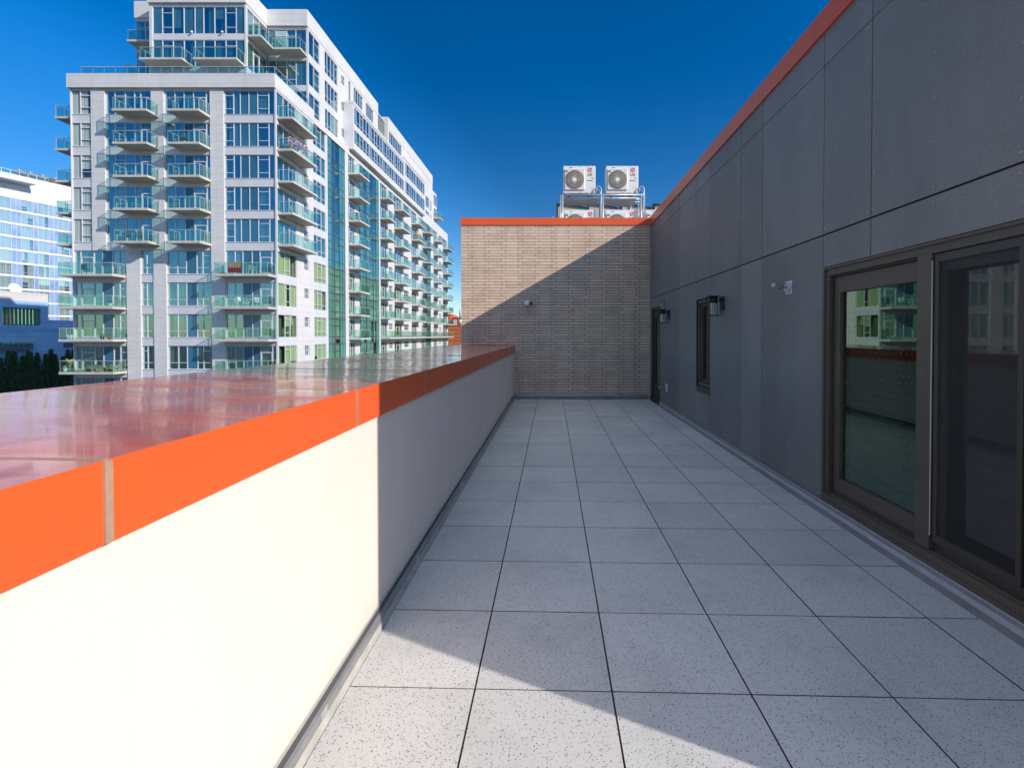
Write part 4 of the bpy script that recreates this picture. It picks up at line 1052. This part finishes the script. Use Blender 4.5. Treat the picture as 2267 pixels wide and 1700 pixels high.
for (x0, x1, z0) in ((-29.85, -28.65, .0),):
    n = 14
    for q in range(n):
        a, b = x0 + (x1 - x0) * q / n, x0 + (x1 - x0) * (q + 1) / n; o1, o2 = .03 * math.sin(q * 2.2), .03 * math.sin((q + 1) * 2.2)
        m.face([(a, y - .04 + o1, z5 + .12), (b, y - .04 + o2, z5 + .12), (b, y - .03, z5 + 1.08), (a, y - .03, z5 + 1.08)])
        m.face([(a, y - .03, z5 + 1.08), (b, y - .03, z5 + 1.08), (b, y + .12, z5 + 1.08), (a, y + .12, z5 + 1.08)])
        m.face([(a, y + .12, z5 + 1.08), (b, y + .12, z5 + 1.08), (b, y + .13 + o2, z5 + .6), (a, y + .13 + o1, z5 + .6)])
one('hanging_blanket', m, M['stripe'], 'striped tan and red blanket hung over a glass balcony rail', 'blanket', loc=(-29.2, y, z5 + 1.08))
def mk_candy():
    m = NM('candy_stripe'); sep = m.n('SeparateXYZ'); m.l(m.tc(), sep.inputs[0]); f = m.math('FRACT', m.math('MULTIPLY', sep.outputs[2], 9))
    m.base(m.mix(m.math('LESS_THAN', f, .5), (.75, .73, .62), (.25, .33, .16))); return m.mat
M['candy'] = mk_candy()
chair(-27.9, 45.0, z5, R(180), M['candy'], 'green and cream striped chair beside the hanging blanket')
m = MB(); m.box(-30.75, -30.35, 44.8, 45.1, z5, z5 + .14); one('planter_tray', m, M['terracotta'], 'low terracotta tray on the balcony with the hanging blanket', 'planter')
# lounge set with grass on the lowest left balcony
m = MB(); m.box(-45.4, -40.75, 44.7, 45.8, z8 + .004, z8 + .03); one('grass_mat', m, M['grass'], 'green artificial grass mat on the lowest left balcony', 'mat')
def sofa(x0, x1, y0, label):
    t = Thing('outdoor_sofa', ((x0 + x1) / 2, y0, z8 + .03), label, 'sofa'); z = z8 + .03
    m = MB(); m.box(x0, x1, y0, y0 + .6, z + .22, z + .30); m.box(x0, x1, y0 - .02, y0 + .06, z + .5, z + .64); t.part('frame', m, M['wood'])
    for a in (x0, x1 - .09):
        m = MB(); m.box(a, a + .09, y0 + .07, y0 + .6, z, z + .55); t.part('arm', m, M['wood'])
    m = MB(); m.box(x0 + .1, x1 - .1, y0 + .08, y0 + .55, z + .30, z + .46); t.part('cushion', m, M['cushion'], bevel=.05)
sofa(-43.7, -42.1, 45.0, 'cream cushioned wooden sofa facing the windows on the lowest left balcony')
sofa(-41.7, -40.9, 45.0, 'small cream cushioned wooden armchair at the pier end of the lowest left balcony')
t = Thing('low_wooden_table', (-42.3, 44.9, z8 + .03), 'low slatted wooden table between the two cream seats', 'table')
m = MB(); m.box(-42.65, -41.85, 44.65, 44.95, z8 + .28, z8 + .33); t.part('tabletop', m, M['wood'])
for a in (-42.62, -41.93): m = MB(); m.box(a, a + .06, 44.66, 44.94, z8 + .031, z8 + .28); t.part('leg', m, M['wood'])
def plant(x, y, z, h, sp, n, mat, label, pot=None, cat='plant', w=.05, potw=.16):
    t = Thing('potted_plant', (x, y, z), label, cat); ph = .3 if pot else 0
    if pot:
        m = MB(); m.tube([(x, y, z), (x, y, z + .3), (x, y, z + .33)], [potw * .75, potw, potw * .9], 14); t.part('pot', m, pot)
    m = MB(); rnd = random.Random(int(abs(x * 97 + z * 31)))
    for q in range(n):
        a = rnd.uniform(0, math.tau); e = rnd.uniform(.1, 1) * sp; hh = h * rnd.uniform(.55, 1); cx, cy = x + .03 * math.cos(a), y + .03 * math.sin(a)
        tip = Vector((x + e * math.cos(a), y + e * math.sin(a), z + ph + hh)); mid = Vector((x + .45 * e * math.cos(a), y + .45 * e * math.sin(a), z + ph + hh * .7))
        sd = Vector((-math.sin(a), math.cos(a), 0)) * w; b = Vector((cx, cy, z + ph - .02))
        m.face([b - sd * .4, b + sd * .4, mid + sd, mid - sd]); m.face([mid - sd, mid + sd, tip])
    t.part('foliage', m, mat)
plant(-45.0, 44.95, z8, 1.0, .5, 46, M['dryleaf'], 'dry branching plant in a pale pot at the free end of the lowest left balcony', M['white'])
plant(-45.25, 44.8, z8, .3, .4, 30, M['cushion'], 'low white flowering plant beside the dry branching plant', M['white'])
plant(-44.6, 44.85, z8, .25, .25, 26, M['leaf'], 'small green plant in a blue planter on the lowest left balcony', M['planter'])
m = MB(); z7 = zf(7); m.tube([(-44.9, 44.9, z7), (-44.9, 44.9, z7 + .42)], [.2, .24], 18); one('white_pot', m, M['white'], 'plain white pot on the left balcony second from the bottom', 'pot')
plant(-41.9, 44.95, z7, .25, .3, 26, M['leaf'], 'dark leafy plant in a black pot on the balcony with the white pot', M['black'])
plant(-41.2, 44.9, z7, .2, .25, 22, M['leaf'], 'small plant in a terracotta pot next to the dark leafy plant', M['terracotta'])
plant(-41.1, 44.9, zf(6), .35, .3, 24, M['leaf'], 'small green plant in a white pot on the middle left balcony', M['white'])
chair(-43.3, 44.95, zf(5), R(180), M['darkcloth'], 'dark chair on the topmost of the long left balconies')
# pink parasol, chair on the second corner balcony; others
z1_ = zf(1)
t = Thing('flower_bush', (XR + .95, 48.3, z1_), 'pink flowering bush above the glass rail of a side balcony', 'plant')
m = MB(); rnd = random.Random(5)
for q in range(130):
    c = Vector((XR + .85 + rnd.gauss(0, .22), 48.2 + rnd.gauss(0, .7), z1_ + 1.05 + rnd.gauss(0, .16))); a = Vector((rnd.gauss(0, 1), rnd.gauss(0, 1), rnd.gauss(0, 1))).normalized() * .11; b = a.orthogonal()
    m.face([c - a, c + b, c + a, c - b])
t.part('blossoms', m, M['pink']); m = MB(); m.tube([(XR + .85, 48.2, z1_), (XR + .85, 48.2, z1_ + .35)], [.2, .25], 14); t.part('pot', m, M['white'])
m = MB(); m.tube([(XR + .85, 48.2, z1_ + .3), (XR + .85, 48.2, z1_ + 1.0)], .05, 6); t.part('stem', m, M['bark'])
chair(XR + .7, 46.9, z1_, R(0), M['wood'], 'brown wicker chair beside the pink flowering bush')
chair(XR + .7, 47.6, zf(3), R(90), M['galv_light'], 'pale chair on a corner side balcony two levels under the pink bush')
for (x, y, k, lab) in ((-39.4, 44.9, 4, 'dark chair on the lowest short balcony of the left column, nearer the rail'), (-38.5, 45.1, 4, 'dark chair on the lowest short balcony of the left column, nearer the door'), (-34.2, 45.0, 1, 'dark chair on the second balcony of the middle column')):
    chair(x, y, zf(k), R(40), M['darkcloth'], lab)
t = Thing('shelf_rack', (XR + .7, 63, zf(2)), 'narrow dark shelf rack on a balcony beside the curtain wall glass', 'shelf')
for q in range(4): m = MB(); m.box(XR + .6, XR + 1.0, 62.6, 63.3, zf(2) + .1 + q * .3, zf(2) + .14 + q * .3); t.part('shelf', m, M['darkcloth'])
for y in (62.6, 63.26): m = MB(); m.box(XR + .78, XR + .82, y, y + .04, zf(2), zf(2) + 1.1); t.part('upright', m, M['darkcloth'])
t = Thing('folded_parasol', (XR + .9, 91.6, zf(1)), 'beige covered parasol on a far side balcony', 'parasol')
m = MB(); m.tube([(XR + .9, 91.6, zf(1) + .02), (XR + .9, 91.6, zf(1) + 1.2), (XR + .9, 91.6, zf(1) + 1.7), (XR + .9, 91.6, zf(1) + 1.9)], [.6, .75, .6, .1], 14); t.part('canopy', m, M['beige'])

# ------------------------------------------------------------------ hotel block at the far left
HT = Thing('hotel_building', (-124.7, 109, 0), 'distant white hotel block with a regular grid of pale blue windows, behind the white tower', 'building')
HT.o.rotation_euler.z = -R(19.5); HT.loc = Vector((0, 0, 0)); HE = Fc('east', 0.0)
hw, hp, hc = MB(), MB(), MB(); hc.box(-20, -.56, -24, 48, GZ, 37); y = -22.6
hw.box(-20, 0, -24.0, 48, 32.95, 38.5); hw.box(-20, -.56, -24, -22.6, GZ, 32.95)
hwins = []
def hrow(z, q0, q1):
    HE.box(hw, q0, q1, z - 3.0, z - 2.55, -.55, 0)
for r_ in range(10):
    z = 32.95 - 3.0 * r_; hrow(z, -22.6, 46)
    y = -22.6
    while y < 40:
        for wd, ty in ((2.1, 'w'), (.8, 'p'), (2.0, 'w'), (1.7, 'q')):
            if ty == 'w': hwins.append((y, y + wd, z - 2.55, z))
            else:
                HE.box(hp, y, y + wd, z - 2.55, z, -.55, -.08)
                HE.box(hw, y - .03, y + .03, z - 2.55, z, -.079, -.02); HE.box(hw, y + wd - .03, y + wd + .03, z - 2.55, z, -.079, -.02)
                if ty == 'q': HE.box(hw, y + wd / 2 - .03, y + wd / 2 + .03, z - 2.55, z, -.079, -.02)
            y += wd
hw.add(hp, 1); HT.part('wall', hw, [M['panel'], M['hotelpanel']]); HT.part('interior', hc, M['room'])
vis = [q for q in hwins if -3 < q[0] < 18]; oth = [q for q in hwins if not -3 < q[0] < 18]
def hwin(q, fr, gl, cu):
    build_win((0, '', HE, q, [(.5, [.25], 'g'), (.5, [.25], 'g')], .9, '', 0, '', 'blind'), fr, gl, cu)
for q in vis:
    fr, gl, cu = MB(), MB(), MB(); hwin(q, fr, gl, cu); o = HT.part('window', fr, M['wframe']); HT.part('pane', gl, M['hotel_glass'], o); HT.part('curtain', cu, M['blind'], o)
fr, gl, cu = MB(), MB(), MB()
for q in oth: hwin(q, fr, gl, cu)
o = HT.part('window', fr, M['wframe'], kind='stuff'); HT.part('pane', gl, M['hotel_glass'], o, kind='stuff'); HT.part('curtain', cu, M['blind'], o, kind='stuff')
m = MB(); m.box(0, 3.2, -24, 5.2, 36.5, 37.1); HT.part('canopy', m, M['panel'])
m = MB(); g = MB(); m.box(-1.1, -1.0, -20, 9, 39.6, 39.7); g.face([(-1.05, -20, 38.5), (-1.05, 9, 38.5), (-1.05, 9, 39.6), (-1.05, -20, 39.6)])
for q in range(20): m.box(-1.08, -1.02, -20 + q * 1.5, -19.9 + q * 1.5, 38.5, 39.6)
o = HT.part('roof_railing', m, M['rail']); HT.part('glass_panel', g, M['rail_glass'], o)
hm = Matrix.Translation((-124.7, 109, 0)) @ Matrix.Rotation(-R(19.5), 4, 'Z')
for i, (yy, ww) in enumerate(((4.6, 1.5), (6.6, 1.7), (8.8, 1.6), (11.2, 1.6), (13.2, 1.4))):
    c = hm @ Vector((-2.6, yy, 38.5)); t = Thing('rooftop_unit', c, 'grey rooftop cooling unit on the far hotel, ' + ('first', 'second', 'third', 'fourth', 'fifth')[i] + ' from the canopy', 'cooling unit', 'cooling units on the hotel roof')
    m = MB(); m.box(c.x - .8, c.x + .8, c.y - ww / 2, c.y + ww / 2, 38.5, 40.2); t.part('case', m, M['galv'])
    m = MB(); m.tube([(c.x, c.y, 40.2), (c.x, c.y, 40.45)], .5, 16); t.part('fan_ring', m, M['galv_light'])
    m = MB(); m.box(c.x + .801, c.x + .82, c.y - ww / 2 + .15, c.y + ww / 2 - .15, 38.8, 39.8); t.part('louvre', m, M['fan_dark'])

# ------------------------------------------------------------------ low panelled building under the hotel
LX = -95.0; LE = Fc('east', LX)
LB = Thing('low_building', (LX - 8, 89.35, GZ), 'low white panelled building in blue shade below the hotel, strip window and planter', 'building')
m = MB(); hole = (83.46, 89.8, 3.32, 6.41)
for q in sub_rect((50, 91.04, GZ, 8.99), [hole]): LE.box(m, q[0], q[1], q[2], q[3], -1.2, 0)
m.box(LX - 18, LX - 1.2, 50, 91.04, GZ, 8.61); LE.box(m, 91.04, 124, GZ, 4.4, -14, -.06); LE.box(m, 50, 91.04, 8.99, 9.24, -1.2, .06, 1); LE.box(m, 50, 90.99, 7.6, 8.99, -.1, .02, 1)  # top bands left white above the edge of the painted shade
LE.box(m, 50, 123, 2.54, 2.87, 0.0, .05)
LB.part('wall', m, [M['shade_blue'], M['panel']])
m = MB(); LE.box(m, 83.46, 89.8, 3.32, 6.41, -1.18, -1.1); LB.part('room', m, M['room'])
m = MB(); LE.box(m, 83.46, 89.8, 3.32, 3.43, -.5, -.3); LE.box(m, 83.46, 89.8, 6.3, 6.41, -.5, -.3)
for q in range(11): a = 83.46 + 6.15 * q / 10; LE.box(m, a, a + .17, 3.43, 6.3, -.62, -.3)
wn = LB.part('strip_window', m, M['dkframe']); m = MB(); LE.quad(m, 83.46, 89.8, 3.43, 6.3, -.45); LB.part('pane', m, M['hotel_glass'], wn)
m = MB(); rnd = random.Random(3)
for q in range(9): a = 83.58 + 6.11 * q / 9; LE.quad(m, a, a + .44, 3.47, 6.24, -.85)
LB.part('curtain', m, M['lit_room'], wn)
m = MB(); LE.box(m, 93.87, 96.13, -0.82, 0.05, -.06, .1); LB.part('vent', m, M['dkframe'])
t = Thing('planter_box', (LX + .4, 82.56, -0.89), 'long blue grey planter with a dark clipped hedge on the low shaded building', 'planter')
m = MB(); m.box(LX + .01, LX + .75, 74.64, 87.65, -1.07, -0.38); t.part('box', m, M['planter'])
m = MB(); rnd = random.Random(11)
for q in range(900):
    c = Vector((LX + rnd.uniform(.1, .75), rnd.uniform(74.64, 87.76), -0.38 + rnd.uniform(0, .5) + .12 * math.sin(q))); a = Vector((rnd.gauss(0, 1), rnd.gauss(0, 1), rnd.gauss(0, 1.4))).normalized() * rnd.uniform(.1, .2); b = a.orthogonal() * .5
    m.face([c - a, c + b, c + a, c - b])
t.part('foliage', m, M['conifer'])
t = Thing('satellite_dish', (LX - .9, 85.95, 8.61), 'white round satellite dish on the low building roof', 'dish')
m = MB(); c = Vector((LX - .6, 85.95, 9.8)); ax = Vector((.95, -.1, .3)).normalized()
m.tube([c - ax * .15, c - ax * .1, c, c + ax * .12], [.1, .45, .75, .95], 24); t.part('reflector', m, M['white']); m = MB(); m.tube([(LX - .9, 85.95, 8.61), c - ax * .15], .06, 8); t.part('mast', m, M['galv'])

# conifer hedge trees
def conifer(seed, h, r):
    rnd = random.Random(seed); fo, tr = MB(), MB(); tr.tube([(0, 0, 0), (0, 0, h * .5), (0, 0, h * .96)], [.12, .07, .015], 8)
    for q in range(1500):
        u = rnd.random() ** .75; z = h * (.06 + .93 * u); rr = r * (1 - u) ** .9 * rnd.uniform(.35, 1.08) + .02; a = rnd.uniform(0, math.tau)
        c = Vector((rr * math.cos(a), rr * math.sin(a), z)); out = Vector((math.cos(a), math.sin(a), rnd.uniform(.25, 1.1))).normalized() * rnd.uniform(.16, .34); sd = Vector((-math.sin(a), math.cos(a), rnd.uniform(-.3, .3))) * rnd.uniform(.05, .10)
        fo.face([c - out * .3 - sd * .5, c - out * .3 + sd * .5, c + out * .4 + sd, c + out]); fo.face([c - sd, c + out * .3 - sd * 1.6, c + out * .9, c + sd * .5])
    return fo, tr
protos = []
for i in range(22):
    x, y = -90.4 + random.uniform(-.35, .35), 72 + i * 1.0 + random.uniform(-.2, .2); h = 8.9 + random.uniform(-.8, .7)
    lab = 'dark green pointed conifer in the row before the low shaded building'
    if i < 4:
        t = Thing('conifer_tree', (0, 0, 0), lab, 'tree', 'row of conifers before the low building'); fo, tr = conifer(20 + i, 9.4, 1.45)
        t.part('crown', fo, M['conifer']); t.part('trunk', tr, M['bark']); t.o.location = (x, y, GZ); protos.append(t.o); o = t.o
    else:
        o = dup(protos[i % 4], (x, y, GZ))
    o.scale = (random.uniform(1.15, 1.45),) * 2 + (h / 9.4,); o.rotation_euler.z = random.uniform(0, 6.28)

# ------------------------------------------------------------------ orange brick building far behind
OB = Thing('brick_building', (-10, 150, GZ), 'distant orange brick building between the white tower and the brick wall', 'building')
m = MB(); m.box(-34, 16, 140, 165, GZ, 4.3); m.box(-34, -29.6, 141, 150, 4.3, 7.7); OB.part('wall', m, M['obrick'])
m = MB(); m.box(-34.1, 16.1, 139.9, 140.2, 4.3, 4.45); OB.part('parapet_cap', m, M['sealant'])
t = Thing('water_tank', (-27.2, 143, 4.45), 'small pale roof tank with a dark spire on the orange brick building', 'tank')
m = MB(); m.tube([(-27.2, 143, 4.45), (-27.2, 143, 6.3)], .7, 16); t.part('tank', m, M['galv_light']); m = MB(); m.tube([(-27.2, 143, 6.3), (-27.2, 143, 6.9), (-27.4, 143, 9.2)], [.75, .25, .05], 12); t.part('spire', m, M['dkframe'])
t = Thing('roof_shed', (-28.4, 143, 4.45), 'small red roofed shed on the orange brick building', 'shed')
m = MB(); m.box(-29.1, -28.0, 142.5, 144, 4.45, 6.2); t.part('wall', m, M['slab']); m = MB(); m.box(-29.2, -27.9, 142.4, 144.1, 6.2, 6.8); t.part('roof', m, M['logo_red'])
t = Thing('roof_bulkhead', (-29.1, 146, 4.45), 'cream stair bulkhead on the orange brick roof beside the raised part', 'bulkhead')
m = MB(); m.box(-29.55, -28.5, 145, 147, 4.45, 7.2); t.part('wall', m, M['beige']); m = MB(); m.box(-29.6, -28.4, 144.9, 147.1, 7.2, 7.4); t.part('roof', m, M['white'])
# brown blocks across the street to the right, seen only as reflections in the tower's lower windows
SB = Thing('street_block', (30, 230, GZ), 'long brown brick block across the street, reflected in the tower windows', 'building')
m = MB(); m.box(20, 40, 110, 350, GZ, 23.6); SB.part('wall', m, M['dbrick'])
